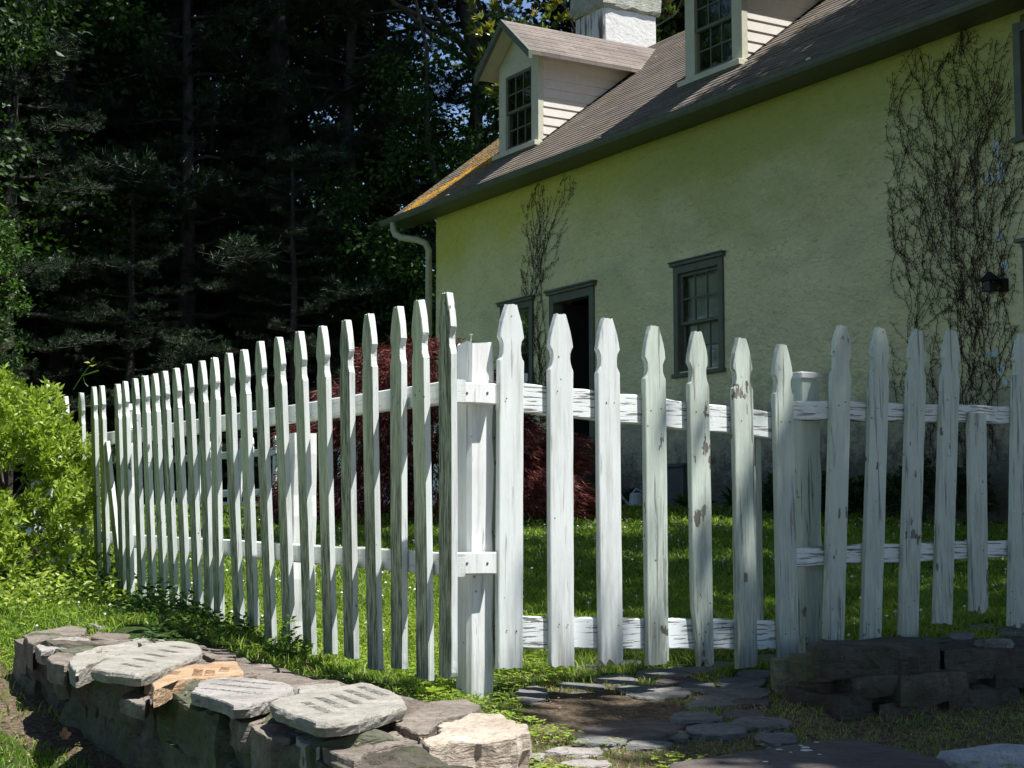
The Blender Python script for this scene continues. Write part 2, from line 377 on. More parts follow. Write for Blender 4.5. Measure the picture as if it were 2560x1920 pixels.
# ------------------------------------------------------------------ frames of reference
HU = np.array([.51304953, -.858359, 0.])           # house local +x (along the wall toward the right)
HY = np.array([.858359, .51304953, 0.])            # into the house
HK = np.array([-1.148, 23.926, .8])                # foot of the left wall corner
LU = np.array([-math.sin(R(26.7)), math.cos(R(26.7)), 0]); LW = np.array([LU[1], -LU[0], 0])   # left fence
L0 = np.array([-.1995, 4.75, 0])
GU = np.array([math.sin(R(57)), math.cos(R(57)), 0]); GN = np.array([GU[1], -GU[0], 0]); G0 = np.array([-.005, 5.0, 0])
RU = np.array([math.sin(R(59)), math.cos(R(59)), 0]); RN = np.array([RU[1], -RU[0], 0]); R0 = np.array([1.193, 5.75, 0])
WO = np.array([-.27, 3.09, 0])                      # left stone wall, outer near corner
QO = np.array([.957, 4.98, 0])                      # right stone wall, front left corner

def sstep(a, b, x):
    t = np.clip((x-a)/(b-a), 0, 1); return t*t*(3-2*t)
def gz(x, y):
    """terrain height"""
    x = np.asarray(x, float); y = np.asarray(y, float)
    hi = np.where(y > 17.2, .8+.015*(y-17.2), .0667*(y-5.2)); hi = np.where(y < 5.2, .07*(y-5.2), hi)
    hi = np.maximum(hi, -.35)
    px_, py_ = x-WO[0], y-WO[1]
    t = px_*LU[0]+py_*LU[1]; d = px_*LW[0]+py_*LW[1]
    hi = hi+.05*sstep(0, .6, d)*sstep(1.4, .8, d)*sstep(-.2, .6, t)*sstep(5, 4, t)
    lo = np.interp(t, [-.5, 1, 2.5, 3.8, 5], [-.34, -.24, -.13, -.04, 0])
    lo = np.where(t > 3.8, lo+(hi-.02-lo)*sstep(3.9, 5.2, t), lo)
    near = sstep(.10, .45, d)
    z = lo+(hi-lo)*np.where(t < 6, near, 1)
    qx, qy = x-QO[0], y-QO[1]
    det = RU[0]*.98-RU[1]*.20; qt = (qx*.98-qy*.20)/det; qd = (RU[0]*qy-RU[1]*qx)/det
    z = z+.08*sstep(.12, .4, qd)*sstep(2.2, 1.2, qd)*sstep(.05, .35, qt)
    z = z-.04*sstep(.1, -.1, qd)*sstep(-.3, .2, qt)
    return z
def gzb(x, y): return float(gz(x, y))+mn.noise(Vector((x*2.3, y*2.3, 0)))*.012+mn.noise(Vector((x*9, y*9, 3)))*.006
# ------------------------------------------------------------------ ground
def axis(lo, hi, a, b, fine):
    m = np.arange(a, b, fine); out = [m[0]]; s = fine
    left = []; v = a
    while v > lo: s *= 1.25; v -= s; left.append(v)
    s = fine; right = []; v = m[-1]
    while v < hi: s *= 1.25; v += s; right.append(v)
    return np.array(left[::-1]+list(m)+right)
gx = axis(-160, 160, -4, 5, .05); gy = axis(-60, 260, 2.4, 9, .05)
XX, YY = np.meshgrid(gx, gy); ZZ = gz(XX, YY)
bump = np.array([mn.noise(Vector((a*2.3, b*2.3, 0)))*.012+mn.noise(Vector((a*9, b*9, 3)))*.006 for a, b in zip(XX.ravel(), YY.ravel())])
V = np.stack([XX.ravel(), YY.ravel(), ZZ.ravel()+bump], 1); nx, ny = len(gx), len(gy)
ii = np.arange(nx*ny).reshape(ny, nx)
Fq = np.stack([ii[:-1, :-1].ravel(), ii[:-1, 1:].ravel(), ii[1:, 1:].ravel(), ii[1:, :-1].ravel()], 1)
tt = (V[:, 0]-WO[0])*LU[0]+(V[:, 1]-WO[1])*LU[1]; dd = (V[:, 0]-WO[0])*LW[0]+(V[:, 1]-WO[1])*LW[1]
SW_ = np.interp(tt, [1, 2.2, 2.8, 3.8, 5], [.03, .08, .22, .42, .3])
soil = sstep(-SW_-.12, -SW_, dd)*sstep(.1, 0, dd)*(tt < 5.4)
soil = np.maximum(soil, sstep(5.9, 5.3, V[:, 1])*sstep(-.1, .15, V[:, 0])*.75)
def M_ground():
    N = NT('ground_soil'); P = N.pos()
    a = N.noise(P, 5, 6, .65); b = N.noise(P, 45, 5, .75); c = N.noise(P, 1.2, 4, .6)
    so_ = N.ramp(b, [(.3, (.04, .03, .022)), (.5, (.13, .095, .065)), (.68, (.26, .20, .14))])
    gr = N.ramp(b, [(.3, (.02, .035, .01)), (.6, (.05, .085, .02)), (.8, (.10, .13, .035))])
    f = N.math('ADD', N.attr('soil'), N.math('MULTIPLY', N.math('SUBTRACT', a, .55), 1.2), True)
    col = N.mix(N.ramp(f, [(.35, 0), (.6, 1)]), gr, so_)
    return N.done(col, .95, b, .02, .8, .1)
g = link('ground', np_mesh('ground', V, Fq, M_ground(), {'soil': soil}, True)); tag(g, kind='structure')

# ------------------------------------------------------------------ foliage toolkit
def rand_unit(n):
    v = rng.normal(size=(n, 3)); return v/np.linalg.norm(v, axis=1, keepdims=True)
def norm(v): return v/np.maximum(np.linalg.norm(v, axis=1, keepdims=True), 1e-9)
def leaves(c, d, ln, wd, bend=.15, up=None):
    """pointed leaf of two quads folded on the midrib. c base (n,3) d direction ln,wd arrays"""
    n = len(c); ln = np.broadcast_to(ln, n)[:, None]; wd = np.broadcast_to(wd, n)[:, None]
    a = norm(np.cross(d, rand_unit(n) if up is None else up)); nrm = np.cross(a, d)
    p0 = c; p1 = c+d*ln*.45+a*wd*.5+nrm*wd*.12; p2 = c+d*ln-nrm*ln*bend; p3 = c+d*ln*.45-a*wd*.5+nrm*wd*.12
    pm = c+d*ln*.5-nrm*wd*.06
    V = np.stack([p0, p1, p2, p3, pm], 1).reshape(-1, 3); b = (np.arange(n)*5)[:, None]
    F = np.concatenate([b+np.array([0, 1, 2, 4]), b+np.array([0, 4, 2, 3])]); return V, F
def tris(c, d, ln, wd, side=None):
    n = len(c); ln = np.broadcast_to(ln, n)[:, None]; wd = np.broadcast_to(wd, n)[:, None]
    a = norm(np.cross(d, rand_unit(n))) if side is None else side
    V = np.stack([c-a*wd*.5, c+a*wd*.5, c+d*ln], 1).reshape(-1, 3)
    F = (np.arange(n)*3)[:, None]+np.array([0, 1, 2]); return V, F
def limb(mb, p, q, r0, r1, n=7, seg=5, sag=.08):
    p = Vector(p); q = Vector(q); L = (q-p).length
    pts = []
    for i in range(seg+1):
        t = i/seg; o = Vector((random.uniform(-1, 1), random.uniform(-1, 1), random.uniform(-1, 1)))*L*sag*math.sin(math.pi*t)
        pts.append(p.lerp(q, t)+o)
    mb.tube(pts, [r0+(r1-r0)*i/seg for i in range(seg+1)], n, False); return pts

def clump_pts(centers, rad, per, flat=.7):
    n = len(centers); c = np.repeat(centers, per, 0)
    o = rand_unit(n*per)*(rng.random((n*per, 1))**.45)*np.repeat(np.broadcast_to(rad, n), per)[:, None]
    o[:, 2] *= flat; return c+o, norm(o+rng.normal(size=o.shape)*.25*np.mean(rad))

def broadleaf_meshes(name, H, rad, z0, nclump, per, leaf, mat, seed, bark='bark2', tr=1.):
    """returns trunk mesh, crown mesh (origin at base)"""
    random.seed(seed); mb = MB(); pts = limb(mb, (0, 0, -.4), (random.uniform(-.5, .5), random.uniform(-.5, .5), H*.8), (H*.018+.08)*tr, H*.005+.02, 9, 8, .03)
    cl = []
    for i in range(26):
        t = random.uniform(.25, 1); b = pts[int(t*8)]; a = random.uniform(0, 6.283); zz = b.z+random.uniform(.5, H*.16)
        rr = rad*random.uniform(.45, .95)
        q = (b.x+rr*math.cos(a), b.y+rr*math.sin(a), max(zz, z0+.3)); lp = limb(mb, b, q, .09*(1.2-t)+.02, .015, 5, 5, .07)
        for k in range(3, 6): cl.append(lp[k])
    # crown volume: ellipsoid shell with gaps
    cc = []
    while len(cc) < nclump:
        v = np.array([random.uniform(-1, 1) for _ in range(3)]); r_ = np.linalg.norm(v)
        if r_ > 1 or r_ < .35: continue
        p = np.array([v[0]*rad, v[1]*rad, z0+(H-z0)*(.5+.5*v[2])])
        if mn.noise(Vector(p)*.45+Vector((seed, 0, 0))) < -.12: continue
        cc.append(p)
    cc = np.array(cc+[list(v) for v in cl])
    P, D = clump_pts(cc, rng.uniform(.35, .8, len(cc))*leaf/.16, per)
    D[:, 2] -= .25; V, F = leaves(P, norm(D), leaf*rng.uniform(.7, 1.3, len(P)), leaf*.62)
    tone = np.repeat(rng.random(len(cc))*.5, per)+rng.random(len(P))*.5
    return mb.mesh(name+'_trunk', MT[bark], True), np_mesh(name+'_crown', V, F, mat, {'rnd': np.repeat(tone, 5)})
def put_tree(name, meshes, loc, rz, sc, label, cat='tree', group=None):
    e = empty(name, loc, label, cat, group, rz)
    for nm, me in zip(('trunk', 'crown'), meshes):
        o = bpy.data.objects.new(nm, me); S.collection.objects.link(o); o.parent = e; o.scale = (sc, sc, sc)
    return e

# ------------------------------------------------------------------ pickets
HEAD = [(0, .0165), (.028, .027), (.055, .0352), (.082, .0412), (.104, .0445), (.109, .0432), (.118, .0372), (.130, .0338), (.144, .0330), (.158, .0345), (.170, .0385), (.180, .0445), (.184, .0452)]
def picket_mesh(h, seed, w=.089, t=.023, ragged=.0, flat_top=False, rot=False, taper=0.):
    """local x across, y thickness (front = -y... 0), z up, origin at bottom centre of the front face"""
    r = random.Random(seed); k = w/.089
    rows = []
    if flat_top: rows = [(h, w/2), (h-.01, w/2), (h*.7, w/2)]
    else: rows = [(h-a*r.uniform(.98, 1.02), b*k) for a, b in HEAD]
    nb = 9; z0 = rows[-1][0]
    rows += [(z0*(1-i/nb), w/2) for i in range(1, nb)]
    rows += [(.05, w/2), (.022, w/2), (0., w/2)]
    rows = sorted(set(rows), reverse=True)
    fr = [-1, -.93, -.62, -.3, 0, .3, .62, .93, 1]; V = []; nC = len(fr)
    chip = [r.random()**2*ragged for _ in fr]
    for side in (0, 1):
        for i, (z, hw) in enumerate(rows):
            jl = r.uniform(-.0008, .0008); jr = r.uniform(-.0008, .0008)
            for j, f_ in enumerate(fr):
                x = f_*hw+(jl if f_ < 0 else jr)
                zz = z
                if i == 0: zz += r.uniform(-.003, .002)*(2 if flat_top else 1)
                if z < .06:
                    zz = z+chip[j]*(1-z/.06) if z > 0 else chip[j]
                if z < .22 and taper: x += taper*(1-z/.22)*max(0, -f_)*w*.5
                y = 0 if side == 0 else t
                if abs(f_) == 1: y += (.0022 if side == 0 else -.0022)
                if rot and z < .25 and j in (3, 4, 5): y += .006*(1-z/.25) if side == 0 else 0
                V.append((x, y+math.sin(z*3+seed)*.0015, zz))
    F = []; nr = len(rows); off = nr*nC
    for i in range(nr-1):
        for j in range(nC-1):
            a = i*nC+j; F.append((a, a+nC, a+nC+1, a+1)); b = off+a; F.append((b, b+1, b+nC+1, b+nC))
        a = i*nC; F.append((a, off+a, off+a+nC, a+nC)); a = i*nC+nC-1; F.append((a, a+nC, off+a+nC, off+a))
    for j in range(nC-1):
        F.append((j, j+1, off+j+1, off+j)); a = (nr-1)*nC+j; F.append((a, off+a, off+a+1, a+1))
    mb = MB(); mb.add(V, F)
    for zz in (.125 if not flat_top else .25, .855 if not flat_top else .70):
        for sx in (-1, 1):
            if r.random() < .85: mb.disc(sx*r.uniform(.012, .024)*k, -.0022, zz+r.uniform(-.02, .02), r.uniform(.002, .0034))
    return mb
def frame(across, up, origin):
    """matrix: local x=across, z=up, y = into the fence"""
    X_ = Vector(across).normalized(); Z_ = Vector(up).normalized(); X_ = (X_-Z_*X_.dot(Z_)).normalized(); Y_ = Z_.cross(X_)
    m = Matrix.Identity(4)
    for i in range(3): m[i][0] = X_[i]; m[i][1] = Y_[i]; m[i][2] = Z_[i]; m[i][3] = float(origin[i])
    return m
def beam(p, q, wdt, hgt, across, mat, name, parent, wob=.0015, seg=12, seed=0, bevel=.004):
    """long board from p to q (centre of the front face), hgt along z, wdt along 'across' (behind front face)"""
    r = random.Random(seed); p = np.array(p, float); q = np.array(q, float); a = np.array(across, float); z = np.array([0, 0, 1.])
    sec = [(0+bevel, -.5), (0, -.5+bevel/hgt), (0, .5-bevel/hgt), (bevel, .5), (wdt-bevel, .5), (wdt, .5-bevel/hgt), (wdt, -.5+bevel/hgt), (wdt-bevel, -.5)]
    V = []; n = len(sec)
    for i in range(seg+1):
        c = p+(q-p)*i/seg; dz = r.uniform(-wob, wob)
        for u_, v_ in sec: V.append(c+a*u_+z*(v_*hgt+dz+(r.uniform(-wob, wob) if v_ > 0 else 0)))
    F = [(i*n+k, i*n+(k+1) % n, (i+1)*n+(k+1) % n, (i+1)*n+k) for i in range(seg) for k in range(n)]
    F += [tuple(range(n))[::-1], tuple(seg*n+k for k in range(n))]
    mb = MB(); mb.add(V, F); return mb.build(name, mat, parent)

# ---- left fence
TL = [(1109,732),(1041,751),(989,767),(915.6,786),(858,801),(797.5,816),(741,829),(690,843),(644,855),(604,875),(565,883),(529,894.5),(497.5,903),(464,911),(435,921.5),(406,929),(381,935),(356,940),(331,947),(307,954),(289,960.6),(249.8,964),(229.5,967.4),(198,982)]
BL = [(1112,1697),(1054,1700),(988.6,1673),(930,1675),(872,1647.5),(820,1637),(769,1640),(716,1613),(671,1656),(626.6,1569),(592,1567),(543,1559),(520,1540.5),(491,1543.7),(460,1534),(431.6,1529),(405.7,1513),(378,1504),(351,1495.6)]
lf = empty('picket_fence', (float(L0[0]), float(L0[1]), 0), 'long white picket fence leaning over the stone wall, mildewed and painted with green grass bounce on its shaded side', 'fence', None)
nvl = [-LW[1]*0, 0, 0]
for i in range(31):
    if i < len(BL):
        q = on_plane(*BL[i], L0, LW); d = ray(*TL[i])
        A = np.array([d, -np.array([0, 0, 1.]), LW]).T
        s_, h, k = np.linalg.solve(A, q-EYE)
    else:
        if i < len(TL): tq = on_plane(*TL[i], L0-LW*.055, LW); t_ = (tq-L0)@LU; tz = tq[2]
        else:
            t_ = 5.27+(i-23)*.185; tz = 1.36+random.uniform(-.01, .01)
            if i in (25, 28): tz -= .3
        h = 1.12 if i < 25 or i not in (25, 28) else .85; k = .055
        q = L0+LU*t_; q[2] = tz-h
    up = np.array([0, 0, h])-LW*k
    M = frame(-LU, up, q)
    mb = picket_mesh(math.sqrt(h*h+k*k), 100+i, ragged=.012 if i % 3 else .022)
    mb.build('picket', MT['paint_left'], lf, M, bevel=0)
# two broken, leaning boards by the rotten rail end
for (px, py, bx, by) in ((279, 1110, 300, 1480),):
    q = on_plane(bx, by, L0+LW*.01, LW); tq = on_plane(px-18, py, L0-LW*.03, LW)
    up = tq-q; M = frame(-LU, up, q); o = picket_mesh(float(np.linalg.norm(up)), 77, flat_top=True, ragged=.03).build('picket', MT['paint_left'], lf, M)
    tag(o, 'broken topless picket leaning out of line')
for z0, z1, nm in ((.962, 1.050, 0), (.446, .500, 1)):
    a = L0+LW*.0245+LU*-.012; b = L0+LW*.0245+LU*4.2; a[2] = z0; b[2] = z1
    b2 = L0+LW*(.0245-.02)+LU*7.2
    beam(a, b, .038, .068, LW, MT['paint_rail_left'], 'rail', lf, seed=nm, seg=16)
    b3 = b.copy()+LU*.01; b3[2] = z1+.004; c = L0+LW*.0245+LU*7.4; c[2] = z1+.075
    beam(b3, c, .038, .068, LW, MT['paint_rail_left'], 'rail', lf, seed=nm+4)
# corner post with chamfered edges, its two cross blocks and the nail on top
def post_mesh(w, d, z0, z1, seed, ch=.018, top='rough', seg=14):
    r = random.Random(seed); sec = [(-w/2+ch, -d/2), (w/2-ch*.5, -d/2), (w/2, -d/2+ch*.5), (w/2, d/2-ch), (w/2-ch, d/2), (-w/2+ch, d/2), (-w/2, d/2-ch), (-w/2, -d/2+ch)]
    V = []; n = len(sec)
    for i in range(seg+1):
        z = z0+(z1-z0)*i/seg; s_ = 1+.018*math.sin(i*1.1+seed)+r.uniform(-.008, .008)
        for k, (x, y) in enumerate(sec):
            dz = r.uniform(-.008, .006) if i == seg and top == 'rough' else 0
            V.append((x*s_+(.004*math.sin(i*2.1) if x > 0 else 0), y*s_, z+dz))
    F = [(i*n+k, i*n+(k+1) % n, (i+1)*n+(k+1) % n, (i+1)*n+k) for i in range(seg) for k in range(n)]
    F.append(tuple(range(n))[::-1]); c = len(V); V.append((0, 0, z1-.004)); F += [(seg*n+k, seg*n+(k+1) % n, c) for k in range(n)]
    mb = MB(); mb.add(V, F); return mb
pc = on_plane(1186, 1332, (0, 5.03, 0), (0, 1, 0)); pc[2] = 0
Mp = frame(RU, (0, 0, 1), pc)
post = post_mesh(.092, .088, -.25, 1.137, 3, ch=.012).build('post', MT['paint_post'], lf, Mp)
tag(post, 'thick chamfered corner post with rough sawn top and a nail')
mb = MB(); top = Vector((pc[0]-.012, pc[1]-.03, 1.13)); mb.tube([top, top+Vector((.001, 0, .030))], .0016, 6); mb.tube([top+Vector((.001, 0, .030)), top+Vector((.001, 0, .033))], .0055, 8)
mb.build('nail', MT['nail'], post)
def block(pxl, pxr, pyt, pyb, y, name, parent, mat):
    a = on_plane(pxl, (pyt+pyb)/2, pc+np.array([0, 0, 0])-GN*-(y), GN); b = on_plane(pxr, (pyt+pyb)/2, pc-GN*-(y), GN)
    hgt = (pyb-pyt)/FPX*4.93
    a[2] = b[2] = (a[2]+b[2])/2
    return beam(a, b, .036, hgt, -GN, mat, name, parent, wob=.0006, seg=3)
for yt, yb in ((956, 1009), (1381, 1436)):
    bl = block(1139, 1241, yt, yb, .092, 'cross_block', lf, MT['paint_post'])
    for fx in (.28, .78):
        mb = MB(); P0_ = on_plane(1139+102*fx, (yt+yb)/2, pc+GN*.0925, GN); mb.tube([P0_-GN*.002, P0_+GN*.0012], .004, 7); mb.build('nail', MT['rotten'], bl)
# further posts behind the left fence
for (px, ztop, nm, sc) in ((722, 1.0, 'post', 1), ):
    t_ = (on_plane(px, 1332, L0+LW*.064, LW)-L0)@LU
    c = L0+LU*(t_)+LW*.112; c[2] = 0
    post_mesh(.095, .095, -.2, ztop-.075, 9, ch=.006, top='flat').build(nm, MT['paint_post'], lf, frame(-LU, (0, 0, 1), c))
t_ = (on_plane(292, 1332, L0+LW*.064, LW)-L0)@LU
c = L0+LU*t_+LW*.12; c[2] = 0
pst = post_mesh(.1, .1, -.1, 1.10, 5, ch=.012).build('post', MT['paint_post'], lf, frame(-LU, (0, 0, 1), c)); tag(pst, 'weathered post with a round turned cap')
mb = MB(); prof = [(1.10, .062), (1.112, .068), (1.12, .05), (1.135, .042), (1.20, .047), (1.215, .05), (1.235, .036), (1.25, .012)]
mb.tube([(c[0], c[1], z) for z, r_ in prof], [r_ for z, r_ in prof], 14)
mb.build('cap', MT['paint_post'], pst)

# ---- gate
gt = empty('garden_gate', (0, 5.0, 0), 'white picket gate of seven boards sagging to the right above the stepping stones', 'gate')
TG = [(1281.7,761),(1404,785),(1521,796),(1637,815),(1746,829),(1857,845),(1959,861)]
BG = [(1277,1672),(1408,1669),(1532,1664.5),(1648,1663),(1762,1669),(1871,1671),(1975,1671)]
WG = [.090, .090, .089, .088, .085, .088, .088]
for i, (t_, b_) in enumerate(zip(TG, BG)):
    q = on_plane(*b_, G0, GN); tp = on_plane(*t_, G0, GN); up = tp-q
    mb = picket_mesh(float(np.linalg.norm(up)), 31+i*7, w=WG[i], ragged=(.004, .018, .03, .024, .03, .012, .01)[i], rot=i in (3,), taper=.55 if i == 4 else 0)
    mb.build('picket', MT['paint_gate'] if i < 3 else MT['paint_right'], gt, frame(GU, up, q))
for (za, zb, hg, s_) in ((.968, .918, .095, 0), (.232, .182, .1, 1)):
    a = G0+GU*-.02-GN*.0245; b = G0+GU*1.135-GN*.0245; a[2] = za+.004; b[2] = zb
    beam(a, b, .038, hg, -GN, MT['paint_rail'], 'rail', gt, wob=.003, seg=18, seed=s_+8)
for tpos, wd in ((-.005, .045), (1.075, .05)):
    b = G0+GU*tpos-GN*.064; za, zb = (.125, 1.02) if tpos < 0.5 else (.13, .975)
    V = Matrix(); mb = MB(); mb.box((-wd/2, 0, za), (wd/2, .035, zb)); mb.build('stile', MT['paint_right'], gt, frame(GU, (0, 0, 1), (b[0], b[1], 0)), bevel=.003)

# ---- right fence
rf = empty('picket_fence', (float(R0[0]-.25), float(R0[1]-.15), 0), 'peeling white picket fence right of the gate, one board broken short, behind the dark wall', 'fence')
TR = [(2110,814),(2205,820),(2298,825),(2383,825.5),(2469,1033),(2560,836)]
BR = [(2087,1606),(2181,1606),(2275,1595),(2361,1561),(2451,1536),(2545,1571)]
for i, (t_, b_) in enumerate(zip(TR, BR)):
    q = on_plane(*b_, R0, RN); tp = on_plane(*t_, R0, RN); up = tp-q
    if i == 4: up = up*np.array([.3, .3, 1])
    o = picket_mesh(float(np.linalg.norm(up)), 61+i*5, ragged=(.02, .01, .012, .006, .05, .03)[i], flat_top=i == 4, rot=i in (0, 4, 5)).build('picket', MT['paint_right'], rf, frame(RU, up, q))
    if i == 4: tag(o, 'short picket broken off below the top rail')
for i in range(6, 12):
    q = R0+RU*(.873+(i-5)*.19); q[2] = .17; picket_mesh(1.14, 161+i*5, ragged=.02).build('picket', MT['paint_right'], rf, frame(RU, (0, 0, 1), q))
for (za, zb, s_) in ((.975, 1.02, 0), (.455, .51, 1)):
    a = R0+RU*-.215-RN*.0245; b = R0+RU*2.1-RN*.0245; a[2] = za; b[2] = zb
    o = beam(a, b, .038, .066, -RN, MT['paint_rail'], 'rail', rf, wob=.004, seg=20, seed=s_+3)
pr = on_plane(2012, 1332, (0, 5.84, 0), (0, 1, 0)); pr[2] = 0
po = post_mesh(.088, .088, -.15, 1.10, 21, ch=.005, top='flat').build('post', MT['paint_right'], rf, frame(RU, (0, 0, 1), pr))
mb = MB(); mb.box((-.050, -.050, 1.097), (.046, .046, 1.124)); mb.build('cap', MT['paint_rail'], po, frame(RU, (0, 0, 1), pr), bevel=.005)
pr2 = pr+RU*2.0; post_mesh(.088, .088, -.15, 1.10, 22, ch=.005, top='flat').build('post', MT['paint_right'], rf, frame(RU, (0, 0, 1), pr2))

# ---- far fence across the lawn
ff = empty('picket_fence', (-1.0, 21., .88), 'distant white board fence at the far edge of the lawn, beyond the red maple', 'fence')
F0 = np.array([-.75, 20.6, 0]); FU = -HU; FN = -HY; NF = 22
def fg(t): p = F0+FU*t; return float(gz(p[0], p[1]))
for i in range(NF):
    t_ = i*.5; p = F0+FU*t_; p[2] = fg(t_)+.06
    picket_mesh(1.12, 300+i % 5, w=.13, t=.03).build('board', MT['paint_post'], ff, frame(-FU, (0, 0, 1), p))
for zz in (.22, .88):
    a = F0-FN*.032; b = F0+FU*NF*.5-FN*.032; a[2] = fg(0)+zz+.04; b[2] = fg(NF*.5)+zz+.04
    beam(a, b, .045, .12, -FN, MT['paint_post'], 'rail', ff, seg=10)
a = F0-FN*.032; b = F0+FU*NF*.5-FN*.032; a[2] = fg(0)+.07; b[2] = fg(NF*.5)+.07
beam(a, b, .045, .09, -FN, MT['paint_post'], 'rail', ff, seg=10)

# ------------------------------------------------------------------ house
HM = Matrix(((HU[0], HY[0], 0, HK[0]), (HU[1], HY[1], 0, HK[1]), (0, 0, 1, HK[2]), (0, 0, 0, 1)))
house = bpy.data.objects.new('house', None); S.collection.objects.link(house); house.matrix_basis = HM
tag(house, 'pale plastered cottage with mossy grey shingle roof, two dormers and a white chimney', 'house')
LEN = 19.; WH = 4.52; DEP = 6.8; EY = -.35; EZ = 4.57; PT = math.tan(R(37.8)); RY = 3.4; RZ = EZ+(RY-EY)*PT
def wall_front():
    ops = [(1.99, 2.77, 1.58, 2.84), (3.33, 4.21, .86, 2.84), (6.06, 6.86, 1.62, 2.84), (11.28, 12.1, 3.34, 4.45), (11.35, 12.3, .2, 2.3)]
    xs = sorted({0, LEN, *[o[0] for o in ops], *[o[1] for o in ops], *[i*.5 for i in range(1, 38)]}); zs = sorted({-.3, WH, *[o[2] for o in ops], *[o[3] for o in ops], .5, 1., 3.6, 4.})
    mb = MB(); idx = {}
    def vid(x, z):
        if (x, z) not in idx:
            idx[(x, z)] = len(mb.v); mb.v.append((x, mn.noise(Vector((x*.9, z*.9, 0)))*.012 if 0 < x < LEN else 0, z))
        return idx[(x, z)]
    for i in range(len(xs)-1):
        for j in range(len(zs)-1):
            cx, cz = (xs[i]+xs[i+1])/2, (zs[j]+zs[j+1])/2
            if any(o[0] < cx < o[1] and o[2] < cz < o[3] for o in ops): continue
            mb.f.append((vid(xs[i], zs[j]), vid(xs[i+1], zs[j]), vid(xs[i+1], zs[j+1]), vid(xs[i], zs[j+1])))
    for (a, b, c, d) in ops:
        mb.add([(a, 0, c), (a, .28, c), (a, .28, d), (a, 0, d)], [(0, 1, 2, 3)]); mb.add([(b, 0, c), (b, .28, c), (b, .28, d), (b, 0, d)], [(0, 1, 2, 3)])
        mb.add([(a, 0, d), (b, 0, d), (b, .28, d), (a, .28, d)], [(0, 1, 2, 3)]); mb.add([(a, 0, c), (b, 0, c), (b, .28, c), (a, .28, c)], [(0, 1, 2, 3)])
    return mb
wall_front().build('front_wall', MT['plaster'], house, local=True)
mb = MB()
g_ = [(0, 0, -.3), (0, DEP, -.3), (0, DEP, WH), (0, RY, RZ-.2), (0, 0, WH)]
mb.add(g_, [(0, 1, 2, 3, 4)]); mb.add([(LEN, y, z) for x, y, z in g_], [(0, 1, 2, 3, 4)]); mb.add([(0, DEP, -.3), (LEN, DEP, -.3), (LEN, DEP, WH), (0, DEP, WH)], [(0, 1, 2, 3)])
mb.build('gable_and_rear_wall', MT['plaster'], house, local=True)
# roof: stepped shingle courses
X0, X1 = -1.0, LEN+.6
mb = MB(); nc = 42; ang = R(37.8); cy, cz = math.cos(ang), math.sin(ang); Ls = (RY-EY)/cy
for i in range(nc):
    a = i*Ls/nc; b = (i+1)*Ls/nc+.01
    y0, z0 = EY+a*cy, EZ+a*cz; y1, z1 = EY+b*cy, EZ+b*cz; th = .010
    segs = 44
    for k in range(segs):
        xa = X0+(X1-X0)*k/segs; xb = X0+(X1-X0)*(k+1)/segs; j = random.uniform(-.003, .003)
        mb.add([(xa, y0-th*cz+j, z0+th*cy), (xb, y0-th*cz+j, z0+th*cy), (xb, y1, z1), (xa, y1, z1), (xa, y0, z0), (xb, y0, z0)], [(0, 1, 2, 3), (4, 5, 1, 0)])
mb.add([(X0, EY, EZ-.002), (X1, EY, EZ-.002), (X1, RY, RZ-.012), (X0, RY, RZ-.012)], [(3, 2, 1, 0)])
mb.add([(X0, EY, EZ-.07), (X1, EY, EZ-.07), (X1, RY, RZ-.09), (X0, RY, RZ-.09)], [(0, 1, 2, 3)])
mb.add([(X0, RY, RZ), (X1, RY, RZ), (X1, 2*RY-EY, EZ), (X0, 2*RY-EY, EZ)], [(0, 1, 2, 3)])
mb.add([(X0, RY, RZ-.09), (X1, RY, RZ-.09), (X1, 2*RY-EY, EZ-.09), (X0, 2*RY-EY, EZ-.09)], [(0, 1, 2, 3)])
roof = mb.build('roof', MT['roof'], house, local=True)
mb = MB()   # rake board, fascia, soffit
mb.extrude([(EY-.005, EZ-.085), (RY, RZ-.095), (2*RY-EY, EZ-.085), (2*RY-EY, EZ+.002), (RY, RZ+.005), (EY-.005, EZ+.002)], (0, 1, 0), (0, 0, 1), (1, 0, 0), (0, 0, 0), X0-.03, X0-.003)
mb.build('rake_board', MT['gutter'], roof, local=True)
mb = MB(); mb.box((X0, EY+.022, 4.492), (X1, .02, 4.508)); mb.box((X0, EY-.002, 4.486), (X1, EY+.02, 4.555)); mb.build('soffit', MT['gutter'], roof, local=True)
mb = MB()
prof = [(EY-.115, 4.56), (EY-.11, 4.515), (EY-.085, 4.482), (EY-.006, 4.482), (EY-.006, 4.565), (EY-.014, 4.565), (EY-.014, 4.492), (EY-.08, 4.492), (EY-.102, 4.52), (EY-.105, 4.553), (EY-.122, 4.566)]
mb.extrude(prof, (0, 1, 0), (0, 0, 1), (1, 0, 0), (0, 0, 0), X0-.02, X1)
mb.box((X0-.022, EY-.11, 4.485), (X0-.017, EY-.008, 4.555))
gut = mb.build('gutter', MT['gutter'], house, local=True)
for x in (1.15, 5.05, 6.8, 8.9):
    mb = MB(); mb.box((x, EY-.12, 4.567), (x+.07, EY-.01, 4.585)); mb.build('bracket', MT['nail'], gut, local=True)
mb = MB(); mb.tube([(-.63, -.41, 4.484), (-.63, -.41, 4.38), (-.60, -.39, 4.30), (-.50, -.34, 4.24), (-.22, -.20, 4.17), (-.10, -.13, 4.11), (-.07, -.09, 4.0), (-.07, -.085, 3.7), (-.07, -.085, 2), (-.07, -.085, .05)], .052, 14, True)
for z in (3.4, 1.8): mb.tube([(-.07, -.085, z), (-.07, -.085, z+.03)], .058, 14)
